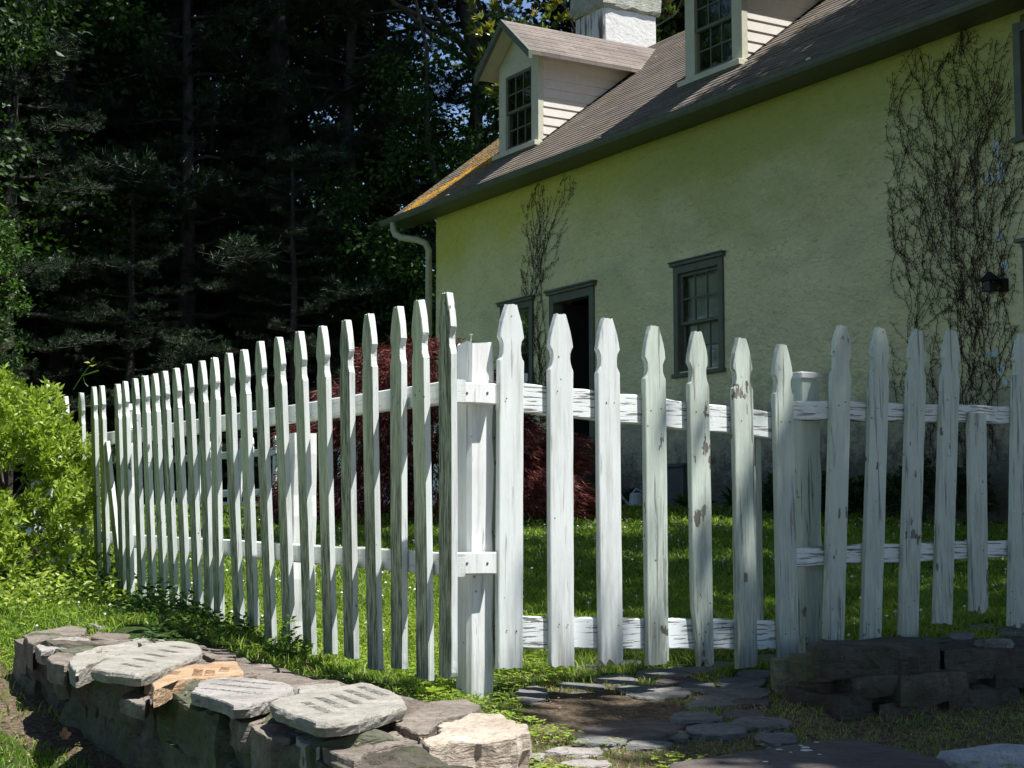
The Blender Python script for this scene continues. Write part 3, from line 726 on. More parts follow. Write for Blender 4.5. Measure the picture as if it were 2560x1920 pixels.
mb.build('downspout', MT['cream_d'], house, local=True, smooth=True)
# moss clumps on the roof (orange band near the gable, yellow strip in the gutter)
def moss(pts, size, mat, name, par, lab=None):
    mb = MB(); r = random.Random(5)
    for (x, y, z) in pts:
        s_ = r.uniform(.6, 1.3)*size; a0 = r.random()*6
        ring = [(x+s_*r.uniform(.7, 1.2)*math.cos(a0+k*1.257), y+s_*.8*r.uniform(.7, 1.2)*math.sin(a0+k*1.257), z-s_*.25+ (y and 0)) for k in range(5)]
        ring = [(a, b, c+(b-y)*PT) for a, b, c in ring]
        mb.add(ring+[(x, y, z+s_*.55)], [(k, (k+1) % 5, 5) for k in range(5)])
    o = mb.build(name, mat, par, local=True); 
    if lab: tag(o, lab)
    o['kind'] = 'stuff'; return o
pts = []
for _ in range(2600):
    t = random.random(); x = -.62+1.15*t+random.gauss(0, .055)*(1+.8*mn.noise(Vector((t*6, 0, 0)))); y = -.18+1.02*t+random.gauss(0, .06)
    if mn.noise(Vector((x*5, y*5, 2))) < -.28: continue
    if x > .86 and y > .45: continue
    pts.append((x, y, EZ+(y-EY)*PT+.012))
moss(pts, .026, MT['moss_o'], 'moss', roof, 'thick orange moss in a band beside the first dormer')
pts = []
for _ in range(2600):
    x = random.uniform(-.9, 9); y = random.uniform(-.3, 3.2)
    near = (1.9 < x < 3.2 and abs((y-.6)-(x-2.1)*.05) < .4) or (x > 2.06 and x < 2.9) or (x > 6.7 and x < 7.3) or x < .6
    if mn.noise(Vector((x*3, y*3, 7))) < (.05 if near else .34): continue
    if .9 < x < 2.1 and y > .5: continue
    if 5.45 < x < 6.7 and y > .5: continue
    pts.append((x, y, EZ+(y-EY)*PT+.008))
moss(pts, .013, MT['moss_g'], 'moss', roof, 'small yellow brown moss tufts scattered between the shingles')
pts = []
for _ in range(5600):
    x = random.uniform(-.95, .93); y = random.uniform(-.3, 3.3)
    if mn.noise(Vector((x*2.2+y*1.2, y*1.1-x, 3))) < -.12: continue
    pts.append((x, y, EZ+(y-EY)*PT+.008))
moss(pts, .02, M_plain('rusty_moss', (.26, .14, .03), .95, .6, 9, 1.), 'moss', roof, 'rust brown moss patches on the gable end of the roof')
pts = [(random.uniform(6.9, 9.0), EY-.06+random.gauss(0, .012), 4.575) for _ in range(330)]+[(random.uniform(6.2, 6.8), EY-.06+random.gauss(0, .012), 4.57) for _ in range(50)]
moss(pts, .02, MT['moss_g'], 'moss', gut, 'yellow green moss growing along the gutter')
# windows
def sash_window(par, x0, x1, z0, z1, yf, mcas, msash, nx_, nz_, blind, cap=True, dep=.09):
    """par gets a 'window' part with frame, sash, pane, sill sub-parts; x0..x1,z0..z1 outer casing"""
    cw = .085; f = MB()
    f.box((x0, yf-.03, z0+.05), (x0+cw, yf+dep, z1-.06)); f.box((x1-cw, yf-.03, z0+.05), (x1, yf+dep, z1-.06)); f.box((x0+cw, yf-.03, z1-.15), (x1-cw, yf+dep, z1-.06))
    if cap: f.box((x0-.035, yf-.06, z1-.058), (x1+.035, yf+.05, z1-.02)); f.box((x0-.05, yf-.075, z1-.018), (x1+.05, yf+.05, z1))
    wn = f.build('window', mcas, par, local=True, bevel=.004)
    s_ = MB(); s_.box((x0-.02, yf-.055, z0), (x1+.02, yf+dep, z0+.048)); s_.build('sill', mcas, wn, local=True, bevel=.004)
    a, b, c, d = x0+cw, x1-cw, z0+.05, z1-.15; m = (c+d)/2; q = MB(); sw = .038
    for k, (lo, hi, yy) in enumerate(((m-.02, d, yf+.02), (c, m+.02, yf+.055))):
        q.box((a, yy, lo), (a+sw, yy+.03, hi)); q.box((b-sw, yy, lo), (b, yy+.03, hi)); q.box((a+sw, yy, lo), (b-sw, yy+.03, lo+sw)); q.box((a+sw, yy, hi-sw), (b-sw, yy+.03, hi))
        for i in range(1, nx_):
            x = a+sw+(b-a-2*sw)*i/nx_; q.box((x-.009, yy+.006, lo+sw), (x+.009, yy+.024, hi-sw))
        for j in range(1, nz_):
            z = lo+sw+(hi-lo-2*sw)*j/nz_; q.box((a+sw, yy+.004, z-.009), (b-sw, yy+.022, z+.009))
    q.build('sash', msash, wn, local=True)
    p = MB()
    for lo, hi, yy in ((m-.02+sw, d-sw, yf+.036), (c+sw, m+.02-sw, yf+.071)): p.add([(a+sw, yy, lo), (b-sw, yy, lo), (b-sw, yy, hi), (a+sw, yy, hi)], [(0, 1, 2, 3)])
    p.build('pane', MT['glass'], wn, local=True)
    if blind:
        bl = MB(); z = d
        while z > c+(d-c)*(1-blind): bl.add([(a, yf+.115, z), (b, yf+.115, z), (b, yf+.138, z-.02), (a, yf+.138, z-.02)], [(0, 1, 2, 3)]); z -= .026
        bl.build('blind', MT['blind'], wn, local=True)
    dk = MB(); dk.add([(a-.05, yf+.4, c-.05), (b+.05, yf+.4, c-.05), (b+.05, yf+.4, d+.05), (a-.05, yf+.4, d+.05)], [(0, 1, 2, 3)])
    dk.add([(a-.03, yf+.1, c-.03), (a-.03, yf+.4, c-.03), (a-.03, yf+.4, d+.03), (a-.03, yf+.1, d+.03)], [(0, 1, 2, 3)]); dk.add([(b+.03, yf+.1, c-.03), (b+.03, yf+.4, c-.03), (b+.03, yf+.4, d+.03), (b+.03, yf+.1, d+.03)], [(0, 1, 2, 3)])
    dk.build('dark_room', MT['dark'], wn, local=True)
    return wn
wl = sash_window(house, 1.95, 2.81, 1.55, 2.95, 0, MT['trim'], MT['trim'], 2, 2, .35)
mb = MB(); mb.box((2.08, -.02, 1.66), (2.68, .01, 1.9))
for i in range(8): mb.box((2.1, -.035, 1.68+i*.026), (2.66, -.021, 1.692+i*.026))
mb.build('vent', MT['blind'], wl, local=True)
sash_window(house, 6.0, 6.93, 1.55, 2.93, 0, MT['trim'], MT['trim'], 3, 2, .95)
uw = sash_window(house, 11.21, 12.2, 3.27, 4.44, 0, MT['trim'], MT['trim'], 3, 2, 0, cap=False)
# open doorway
mb = MB(); a, b, c, d = 3.24, 4.30, .86, 2.93
mb.box((a, -.03, c), (a+.1, .12, d-.05)); mb.box((b-.1, -.03, c), (b, .12, d-.05)); mb.box((a+.1, -.03, d-.16), (b-.1, .12, d-.05)); mb.box((a-.04, -.06, d-.048), (b+.04, .04, d-.01)); mb.box((a-.06, -.08, d-.008), (b+.06, .04, d+.02))
dr = mb.build('door', MT['trim'], house, local=True, bevel=.004)
mb = MB(); mb.box((a+.1, .0, c), (b-.1, .28, c+.04)); mb.build('threshold', MT['shadewall'], dr, local=True)
mb = MB(); mb.box((a+.1, .12, c+.04), (a+.14, .95, d-.16)); mb.build('door_leaf', MT['dark'], dr, local=True)
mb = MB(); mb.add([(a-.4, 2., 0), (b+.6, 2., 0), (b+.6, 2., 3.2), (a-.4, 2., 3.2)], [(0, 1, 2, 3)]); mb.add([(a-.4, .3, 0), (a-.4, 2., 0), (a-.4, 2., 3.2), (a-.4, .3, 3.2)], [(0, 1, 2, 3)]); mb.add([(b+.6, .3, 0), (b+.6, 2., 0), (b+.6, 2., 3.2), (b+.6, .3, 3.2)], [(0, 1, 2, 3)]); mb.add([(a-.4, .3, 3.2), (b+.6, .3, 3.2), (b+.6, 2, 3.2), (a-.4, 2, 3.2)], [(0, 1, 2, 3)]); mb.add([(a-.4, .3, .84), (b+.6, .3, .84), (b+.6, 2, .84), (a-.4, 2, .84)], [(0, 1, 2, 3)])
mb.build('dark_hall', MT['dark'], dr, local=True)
mb = MB(); mb.box((3.05, -1.0, -.2), (4.55, -.002, .80)); mb.box((3.0, -1.04, .802), (4.6, -.002, .86)); mb.box((3.15, -1.35, -.2), (4.45, -1.042, .52)); mb.box((3.2, -1.7, -.2), (4.4, -1.352, .26))
mb.build('stoop', MT['shadewall'], house, local=True, bevel=.015)
# right-hand door casing and panel
mb = MB(); mb.box((11.25, -.03, .2), (11.36, .1, 2.30)); mb.box((12.29, -.03, .2), (12.4, .1, 2.30)); mb.box((11.2, -.08, 2.345), (12.45, .04, 2.38)); mb.box((11.25, -.05, 2.302), (12.4, .1, 2.343))
d2 = mb.build('door', MT['trim'], house, local=True, bevel=.004); mb = MB(); mb.box((11.362, .03, .2), (12.288, .07, 2.3)); mb.build('door_leaf', MT['trim'], d2, local=True)
# cellar hatch
mb = MB(); mb.box((5.6, -.035, -.1), (6.16, .02, .50)); mb.box((5.56, -.06, .505), (6.2, .02, .545)); mb.box((6.13, -.05, -.1), (6.19, .02, .503)); mb.build('cellar_hatch', M_plain('weathered_grey_door', (.10, .10, .095), .7, .2), house, local=True, bevel=.004)
# pale mended patches
for (x, z, rx, rz) in ((10.97, 3.27, .035, .10), (11.02, 3.06, .045, .12), (10.88, 3.0, .07, .055), (10.7, 2.93, .025, .02), (10.97, 2.45, .04, .05), (11.03, 2.17, .04, .06), (10.85, 1.38, .09, .035), (10.95, 1.22, .05, .06), (11.0, 1.10, .03, .04), (10.2, 2.43, .025, .02)):
    mb = MB(); n_ = 14; vs = [(x+rx*math.cos(k*6.283/n_)*random.uniform(.7, 1.2), -.016, z+rz*math.sin(k*6.283/n_)*random.uniform(.7, 1.2)) for k in range(n_)]
    mb.add(vs+[(a, .0, c) for a, b, c in vs], [tuple(range(n_))]+[(k, (k+1) % n_, n_+(k+1) % n_, n_+k) for k in range(n_)])
    mb.build('plaster_patch', MT['patch'], house, local=True)
# wall lantern
lx, lz = 10.93, 1.93
def shrink(o, k=.70):
    for v in o.data.vertices: v.co.x = lx+.13+(v.co.x-lx-.13)*k; v.co.y *= k; v.co.z = lz+(v.co.z-lz)*k
    return o
mb = MB(); mb.box((lx+.03, -.05, lz), (lx+.13, -.001, lz+.17)); mb.box((lx-.11, -.23, lz+.005), (lx+.03, -.09, lz+.018)); mb.box((lx+.03, -.20, lz+.10), (lx+.06, -.05, lz+.13))
for sx in (-.105, .02):
    for sy in (-.225, -.10): mb.box((lx+sx-.006, sy-.006, lz+.018), (lx+sx+.006, sy+.006, lz+.145))
ln = shrink(mb.build('wall_lantern', MT['iron'], house, local=True))
mb = MB(); cxx, cyy = lx-.042, -.162; mb.add([(cxx-.11, cyy-.11, lz+.145), (cxx+.11, cyy-.11, lz+.145), (cxx+.11, cyy+.11, lz+.145), (cxx-.11, cyy+.11, lz+.145), (cxx-.012, cyy-.012, lz+.27), (cxx+.012, cyy-.012, lz+.27), (cxx+.012, cyy+.012, lz+.27), (cxx-.012, cyy+.012, lz+.27)], [(0, 3, 2, 1), (4, 5, 6, 7), (0, 1, 5, 4), (1, 2, 6, 5), (2, 3, 7, 6), (3, 0, 4, 7)])
shrink(mb.build('lantern_roof', MT['iron'], ln, local=True)); mb = MB(); mb.box((cxx-.055, cyy-.055, lz+.02), (cxx+.055, cyy+.055, lz+.143)); shrink(mb.build('lantern_glass', M_plain('smoky_glass', (.05, .045, .04), .15, .1), ln, local=True))
# chimney
mb = MB(); CH = (-.83, .05, 3.06, 4.12)
mb.box((CH[0], CH[2], 6.2), (CH[1], CH[3], 8.33)); ch = mb.build('chimney', MT['chimney'], house, local=True, bevel=.03)
mb = MB(); pr_ = [(8.30, .0), (8.33, .035), (8.37, .055), (8.60, .05), (8.80, .045), (8.95, .03)]
ring = []
for z, o in pr_:
    n0 = 8; c_ = [(CH[0]-o, CH[2]-o), (CH[1]+o, CH[2]-o), (CH[1]+o, CH[3]+o), (CH[0]-o, CH[3]+o)]; r_ = []
    for k in range(4):
        p, q = c_[k], c_[(k+1) % 4]
        for j in range(n0):
            t = j/n0; x, y = p[0]+(q[0]-p[0])*t, p[1]+(q[1]-p[1])*t; r_.append((x+random.uniform(-.012, .012), y+random.uniform(-.012, .012), z+random.uniform(-.03, .03)))
    ring.append(r_)
n_ = len(ring[0]); mb.add([v for r_ in ring for v in r_], [(i*n_+k, i*n_+(k+1) % n_, (i+1)*n_+(k+1) % n_, (i+1)*n_+k) for i in range(len(ring)-1) for k in range(n_)]+[tuple((len(ring)-1)*n_+k for k in range(n_))])
mb.build('chimney_cap', MT['chimcap'], ch, local=True)
# dormers
def dormer(x0, lab=None):
    x1 = x0+1.11; xc = (x0+x1)/2; yf = .57; zb = EZ+(yf-EY)*PT-.02; ze = 6.66; ov = .22; hw = (x1-x0)/2; sl_ = .84
    zr = ze+hw*sl_+.02; yo = .27
    mb = MB(); cw = .17   # front: corner boards, header, gable
    wx0, wx1, wz0, wz1 = x0+.19, x1-.19, zb+.1, 6.46
    mb.box((x0, yf-.025, zb), (wx0, yf+.06, ze-.001)); mb.box((wx1, yf-.025, zb), (x1, yf+.06, ze-.001)); mb.box((wx0, yf-.025, wz1), (wx1, yf+.06, ze-.001)); mb.box((wx0, yf-.02, zb), (wx1, yf+.06, wz0))
    mb.extrude([(x0, ze), (x1, ze), (xc, zr-.02)], (1, 0, 0), (0, 0, 1), (0, 1, 0), (0, 0, 0), yf-.01, yf+.05)
    D = mb.build('dormer', MT['cream'], house, local=True)
    if lab: tag(D, lab)
    mb = MB()  # clapboards
    for xs_, sg in ((x1, 1), (x0, -1)):
        z = zb-.1; h_ = .135
        while z < ze-.02:
            h_ = min(.135, ze-.012-z)
            ya = yf+.062; yb = EY+(z+h_-EZ)/PT+.25
            if yb > ya: mb.add([(xs_+sg*.022-sg*.02, ya, z), (xs_+sg*.022-sg*.02, yb, z), (xs_-sg*.012, yb, z+h_+.01), (xs_-sg*.012, ya, z+h_+.01), (xs_-sg*.03, ya, z), (xs_-sg*.03, yb, z)], [(0, 1, 2, 3), (4, 5, 1, 0)])
            z += h_
    mb.build('clapboards', MT['siding'], D, local=True)
    mb = MB()  # black flashing along the cheek
    for xs_, sg in ((x1, 1), (x0, -1)):
        ya, yb = yf-.03, EY+(ze-EZ)/PT+.02
        za, zb2 = EZ+(ya-EY)*PT, EZ+(yb-EY)*PT
        mb.add([(xs_+sg*.006, ya, za), (xs_+sg*.006, yb, zb2), (xs_+sg*.006, yb, zb2+.03), (xs_+sg*.006, ya, za+.03), (xs_+sg*.05, ya, za+.012), (xs_+sg*.05, yb, zb2+.012)], [(0, 1, 2, 3), (0, 1, 5, 4)])
    mb.build('flashing', MT['iron'], D, local=True)
    wn = sash_window(D, wx0-.085, wx1+.085, wz0-.05, wz1+.15, yf-.01, MT['cream'], MT['trim'], 3, 2, 0, cap=False, dep=.03) if False else None
    # sash (own build keeps the casing wide)
    q = MB(); a, b, c, d = wx0, wx1, wz0, wz1; m = (c+d)/2; sw = .04
    for lo, hi, yy in ((m-.02, d, yf-.012), (c, m+.02, yf+.02)):
        q.box((a, yy, lo), (a+sw, yy+.03, hi)); q.box((b-sw, yy, lo), (b, yy+.03, hi)); q.box((a+sw, yy, lo), (b-sw, yy+.03, lo+sw)); q.box((a+sw, yy, hi-sw), (b-sw, yy+.03, hi))
        for i in (1, 2): x = a+sw+(b-a-2*sw)*i/3; q.box((x-.009, yy+.006, lo+sw), (x+.009, yy+.024, hi-sw))
        z = (lo+hi)/2; q.box((a+sw, yy+.004, z-.009), (b-sw, yy+.022, z+.009))
    q.build('sash', MT['trim'], D, local=True)
    p = MB()
    for lo, hi, yy in ((m+.02, d-sw, yf+.004), (c+sw, m-.02, yf+.036)): p.add([(a+sw, yy, lo), (b-sw, yy, lo), (b-sw, yy, hi), (a+sw, yy, hi)], [(0, 1, 2, 3)])
    p.build('pane', MT['glass'], D, local=True)
    dk = MB(); dk.box((a-.02, yf+.065, c-.02), (b+.02, yf+.5, d+.02)); dk.f = dk.f[:-6]+[f_ for k, f_ in enumerate(dk.f[-6:]) if k != 2]; dk.build('dark_room', MT['dark'], D, local=True)
    s_ = MB(); s_.box((x0-.05, yf-.12, zb-.02), (x1+.05, yf+.02, zb+.05)); s_.build('sill', MT['cream'], D, local=True, bevel=.004)
    s_ = MB(); s_.box((x0-.04, yf-.10, zb-.14), (x1+.04, yf-.03, zb-.022)); s_.build('apron', MT['gutter'], D, local=True)
    # gable roof
    hx = hw+ov; eL = zr-hx*sl_; yb = EY+(zr-EZ)/PT+.35; th = .05; mb = MB()
    for sg in (-1, 1):
        n_ = 7
        for i in range(n_):
            fa, fb = i/n_, (i+1)/n_; xa, za = xc+sg*hx*(1-fa), eL+hx*fa*sl_; xb, zb_ = xc+sg*hx*(1-fb), eL+hx*fb*sl_
            mb.add([(xa, yo, za+th+.008), (xa, yb, za+th+.008), (xb, yb, zb_+th), (xb, yo, zb_+th), (xa, yo, za+th-.004), (xa, yb, za+th-.004)], [(0, 1, 2, 3), (4, 5, 1, 0)])
        mb.add([(xc+sg*hx, yo, eL), (xc+sg*hx, yb, eL), (xc+sg*hx, yb, eL+th), (xc+sg*hx, yo, eL+th)], [(0, 1, 2, 3)])
    mb.build('gable_roof', MT['droof'], D, local=True)
    mb = MB()
    for sg in (-1, 1): mb.add([(xc+sg*hx, yo+.03, eL-.002), (xc+sg*hx, yb, eL-.002), (xc, yb, zr-.002), (xc, yo+.03, zr-.002)], [(0, 1, 2, 3)])
    mb.build('soffit', MT['cream'], D, local=True)
    mb = MB()
    for sg in (-1, 1):
        mb.extrude([(xc+sg*(hx+.012), eL-.07), (xc, zr-.062), (xc, zr+th+.005), (xc+sg*(hx+.012), eL+th+.002)], (1, 0, 0), (0, 0, 1), (0, 1, 0), (0, 0, 0), yo-.03, yo+.028)
    mb.build('rake_board', MT['trim'], D, local=True)
    return D
dormer(.95, 'left dormer in front of the chimney'); dormer(5.53, 'right dormer cut off by the top of the photo'); dormer(10.1, 'dormer farther right')

# ------------------------------------------------------------------ stones
def resample(poly, n):
    P = np.array(poly+[poly[0]], float); d = np.r_[0, np.cumsum(np.linalg.norm(np.diff(P, axis=0), axis=1))]
    t = np.linspace(0, d[-1], n, endpoint=False); return np.stack([np.interp(t, d, P[:, k]) for k in range(P.shape[1])], 1)
def slab_mesh(poly3, th, seed, mat, rough=.004, n=64, edge=.008, top_amp=.0012, tilt=None, chip=1., lay=0.):
    """flat stone whose top outline is poly3 (world xyz points), th thick, broken edges"""
    P = resample(poly3, n); c = P.mean(0); V = []
    def nz(v, s, k): return mn.noise(Vector((v[0]*s+seed*3.1, v[1]*s, v[2]*s+k)))
    rings = [(.0, 0, 1), (.35, 0, 1), (.7, 0, 1), (.9, 0, 1), (1-edge*2.2, -.0006, 1), (1.0, -edge*.5, 1), (1.012, -th*.35, 2), (1.0, -th*.65, 2), (.985, -th, 2)]
    for k, (sc, dz, typ) in enumerate(rings):
        for p in P:
            q = c+(p-c)*sc
            rad = (p-c)/np.linalg.norm(p-c)
            jit = nz(p, 14, 0)*rough*1.6*chip+nz(p, 45, 1)*rough*chip
            if sc > .85: q = q+rad*jit
            if typ == 2: q = q+rad*(nz(q, 26, k*1.3)*rough*1.5+(nz(q*np.array([.2, .2, 1]), 70, 5)*lay))
            q[2] += dz+(nz(q, 9, 2)*top_amp*1.5+nz(q, 30, 4)*top_amp*.5 if typ == 1 else nz(q, 20, 3)*rough*.5)
            if sc == 0: q = c+np.array([0, 0, 0])
            V.append(q)
    n_ = n; F = [(i*n_+k, i*n_+(k+1) % n_, (i+1)*n_+(k+1) % n_, (i+1)*n_+k) for i in range(1, len(rings)-1) for k in range(n_)]
    F += [(0, n_+(k+1) % n_, n_+k) for k in range(n_)]; m_ = (len(rings)-1)*n_; F.append(tuple(m_+k for k in range(n_)))
    mb = MB(); mb.add(V, F); me = mb.mesh('slab', mat)
    return me
def rock_mesh(size, seed, mat, box=.72, amp=.12, n=9, layer=0., fs=1.):
    """rounded irregular block, centred"""
    idx = {}; V = []; F = []
    def vid(p):
        k = tuple(np.round(p, 4))
        if k not in idx: idx[k] = len(V); V.append(p)
        return idx[k]
    g_ = np.linspace(-1, 1, n)
    for ax in range(3):
        for sg in (-1, 1):
            for i in range(n-1):
                for j in range(n-1):
                    q = []
                    for (a, b) in ((i, j), (i+1, j), (i+1, j+1), (i, j+1)):
                        p = [0, 0, 0]; p[ax] = sg; p[(ax+1) % 3] = g_[a]; p[(ax+2) % 3] = g_[b]; q.append(vid(np.array(p, float)))
                    F.append(tuple(q if sg > 0 else q[::-1]))
    V = np.array(V); sph = V/np.linalg.norm(V, axis=1, keepdims=True)*1.18; V = V*box+sph*(1-box)
    S_ = np.array(size)/2; out = []
    for v in V:
        p = v*S_; q = Vector(p)*fs
        d = mn.noise(q*5+Vector((seed*2.7, 0, 0)))*amp*1.2+mn.noise(q*14+Vector((0, seed, 0)))*amp*.5+mn.noise(q*40+Vector((0, seed, 5)))*amp*.18
        l_ = layer*mn.noise(Vector((p[0]*3, p[1]*3, p[2]*45+seed)))
        out.append(p*(1+0*d)+v/np.linalg.norm(v)*(d+l_*(abs(v[2]) < .9))*float(min(size))*1.0)
    mb = MB(); mb.add(out, F); return mb.mesh('rock', mat)
def crop(o, s):
    """coordinates read in an enlarged crop of the photo -> photo pixels"""
    return lambda pts: [(o[0]+x/s, o[1]+y/s) for x, y in pts]
def flat(pts, z, fn=None):
    r_ = []
    for p in pts: v = on_z(p[0], p[1], z if not callable(z) else z(p)); r_.append(v)
    return r_

sw = empty('stone_wall', (float(WO[0]), float(WO[1]), -.4), 'low mortared stone wall with flat capstones running below the long picket fence', 'wall')
cA = crop((0, 1500), 3.95); cB = crop((460, 1660), 3.814); cC = crop((0, 1450), 1.58); cD = crop((360, 1620), 8.508)
# mortar core: long body with a lumpy top
ny_, nx_ = 110, 16; V = []; thk = .64
def topz(t): return .082+.010*t
for i in range(ny_+1):
    t = .24+3.54*i/ny_
    for j in range(nx_+1):
        d = .02+(float(np.interp(t, [.2, .8, 1.2], [.42, .60, .63]))+.03*math.sin(t*2.1)-.02)*j/nx_
        p = WO+LU*t+LW*(d+.02*mn.noise(Vector((t*4, 0, 1)))+(.26*max(0, (t-3.9)/.4)**2*(1-j/nx_)*0))
        z = topz(t)+.012*mn.noise(Vector((p[0]*5, p[1]*5, 0)))+.006*mn.noise(Vector((p[0]*17, p[1]*17, 2)))+.003*mn.noise(Vector((p[0]*50, p[1]*50, 2)))
        if j in (0, nx_): z = -.6
        elif j in (1, nx_-1): z -= .03
        V.append((p[0], p[1], z))
F = [(i*(nx_+1)+j, i*(nx_+1)+j+1, (i+1)*(nx_+1)+j+1, (i+1)*(nx_+1)+j) for i in range(ny_) for j in range(nx_)]
F += [tuple(j for j in range(nx_+1))[::-1], tuple(ny_*(nx_+1)+j for j in range(nx_+1))]
mb = MB(); mb.add(V, F); mb.build('mortar', MT['mortar'], sw)
# capstones bedded in the top
caps = [
 (cA([(235,342),(330,315),(440,298),(690,245),(860,262),(840,330),(560,358),(400,400),(322,432),(270,395)]), .075, .10, 'st_dark'),
 (cA([(352,450),(420,402),(560,372),(760,362),(890,385),(868,420),(700,450),(500,500),(400,500)]), .068, .05, 'st_pink'),
 (cA([(830,225),(1000,195),(1110,178),(1165,232),(1120,270),(960,262)]), .09, .03, 'st_grey'),
 (cA([(960,300),(1150,262),(1290,300),(1360,340),(1200,372),(1040,390),(900,370)]), .07, .05, 'st_dark'),
 (cA([(460,565),(600,505),(860,440),(1000,410),(900,470),(720,560),(660,640),(500,610)]), .062, .07, 'st_dark'),
 (cA([(680,590),(760,515),(1000,452),(1330,404),(1365,432),(1350,475),(1150,542),(1000,592),(760,690),(700,650)]), .085, .055, 'st_grey'),
 (cA([(1300,395),(1500,345),(1640,385),(1600,420),(1400,440)]), .07, .03, 'st_grey'),
 (cA([(1195,962),(1240,915),(1450,842),(1520,865),(1490,960),(1430,1040),(1330,1020)]), .035, .04, 'st_dark'),
 (cC([(800,265),(880,268),(935,290),(930,315),(850,312),(790,290)]), .065, .04, 'st_dark'),
 (cC([(935,325),(1060,328),(1100,348),(1060,372),(960,375),(900,350)]), .06, .045, 'st_dark'),
 (cC([(1010,375),(1150,362),(1255,398),(1230,425),(1130,432),(1020,400)]), .06, .045, 'st_dark'),
 (cC([(1175,425),(1230,408),(1350,405),(1345,420),(1240,440),(1180,445)]), .06, .04, 'st_grey'),
 (cC([(905,535),(960,515),(1030,490),(1075,495),(1090,540),(1010,562),(950,562)]), .045, .07, 'st_dark'),
 (cC([(985,572),(1040,535),(1100,550),(1200,580),(1290,590),(1160,620),(1060,620),(1010,600)]), .035, .09, 'st_dark'),
 (cC([(1165,612),(1250,590),(1400,566),(1410,580),(1340,625),(1260,660),(1190,640)]), .04, .07, 'st_pink'),
 (cC([(1280,655),(1400,600),(1560,560),(1640,600),(1660,640),(1560,650),(1470,665),(1420,700),(1330,690)]), .04, .08, 'st_dark'),
 (cC([(1415,700),(1480,664),(1560,655),(1640,662),(1650,690),(1640,745),(1500,765),(1380,760)]), .01, .22, 'st_dark'),
 (cC([(1560,560),(1660,500),(1700,480),(1830,458),(1900,500),(1850,530),(1760,545),(1690,600),(1640,600)]), .06, .08, 'st_dark'),
]
for i, (pp_, z, th, m_) in enumerate(caps):
    z += .055
    o = link('capstone', slab_mesh(flat(pp_, z), th, 11+i, MT[m_], rough=.007, top_amp=.005, n=48), sw)
# big pale block closing the near end
a = flat(cC([(1672,640),(1760,565),(1850,532),(1900,524),(1960,530),(2082,578),(2092,604),(2040,618),(1900,630),(1780,640),(1700,655)]), .118)
me = slab_mesh(a, .10, 41, MT['st_sand'], rough=.012, top_amp=.006, n=90, lay=.012); o = link('end_block', me, sw); tag(o, 'pale coarse sandstone block at the near end of the wall')
a = [v+np.array([.0, -.012, -.095]) for v in a]; a = [v+(v-np.mean(a, 0))*.03 for v in a]
o = link('end_block', slab_mesh(a, .30, 43, MT['st_sand'], rough=.014, top_amp=.006, n=90, lay=.014), sw); tag(o, 'lower half of the cracked pale sandstone end block')
# face stones
r_ = random.Random(3); t = -.02; k = 0
for row, (z0, z1) in enumerate(((-.09, .055), (-.24, -.07), (-.42, -.22))):
    t = -.05+r_.uniform(0, .15)
    while t < 3.75:
        L = min(r_.uniform(.22, .48), 3.86-t); zb = float(gz(*(WO+LU*(t+L/2)-LW*.15)[:2])); 
        if z1 > zb-.02:
            p = WO+LU*(t+L/2)+LW*r_.uniform(.09, .13); p[2] = (z0+z1)/2+topz(t)-.06
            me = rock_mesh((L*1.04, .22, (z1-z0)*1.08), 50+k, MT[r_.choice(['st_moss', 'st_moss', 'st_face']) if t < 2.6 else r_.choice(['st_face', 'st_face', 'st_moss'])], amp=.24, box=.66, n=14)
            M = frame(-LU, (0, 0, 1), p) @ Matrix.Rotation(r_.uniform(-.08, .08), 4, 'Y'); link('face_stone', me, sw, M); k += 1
        t += L
for d in (.12, .36, .58):
    p = WO+LU*3.72+LW*d; p[2] = .0; link('face_stone', rock_mesh((.27, .2, .22), 90+int(d*100), MT['st_dark'], amp=.14, box=.8), sw, frame(LW, (0, 0, 1), p))
# inscribed slabs lying loose on the wall
POEM = ['ONE IS NEARER', "GOD'S HEART IN", 'A GARDEN THAN', 'ANYWHERE ELSE', 'ON EARTH']
def inscribe(par, lines, px0, px1, pxd, z, size, mat, pitch=None, mixed=True):
    """px0->px1 baseline of the first line; pxd a photo pixel on the last baseline's start"""
    a = on_z(*px0, z); b = on_z(*px1, z); d = on_z(*pxd, z); bx = (b-a)/np.linalg.norm(b-a)
    up = np.array([-bx[1], bx[0], 0]); step = (d-a)@up/(max(1, len(lines)-1))
    for i, tx in enumerate(lines):
        cu = bpy.data.curves.new('carving', 'FONT'); cu.body = tx; cu.size = size; cu.extrude = .0005; cu.offset = -.0012; cu.space_character = 1.55
        ob = bpy.data.objects.new('tmp', cu); S.collection.objects.link(ob)
        me = bpy.data.meshes.new_from_object(ob); bpy.data.objects.remove(ob)
        rr = random.Random(i+int(z*1e4))
        for v in me.vertices: v.co.x += .0012*mn.noise(Vector((v.co.x*90, v.co.y*90, i))); v.co.y += .0016*mn.noise(Vector((v.co.x*60, v.co.y*60, 9+i)))
        xs = [v.co.x for v in me.vertices]; L = max(xs) if xs else 1; tgt = np.linalg.norm(b-a); k_ = tgt/L if L > tgt else 1
        for v in me.vertices: v.co.x *= k_
        me.materials.clear(); me.materials.append(mat)
        o_ = a+(d-a)*i/max(1, len(lines)-1)+bx*rr.uniform(-.008, .008); M = Matrix.Identity(4)
        for q in range(3): M[q][0] = bx[q]; M[q][1] = up[q]; M[q][2] = (0, 0, 1)[q]; M[q][3] = float(o_[q])
        link('carving', me, par, M)
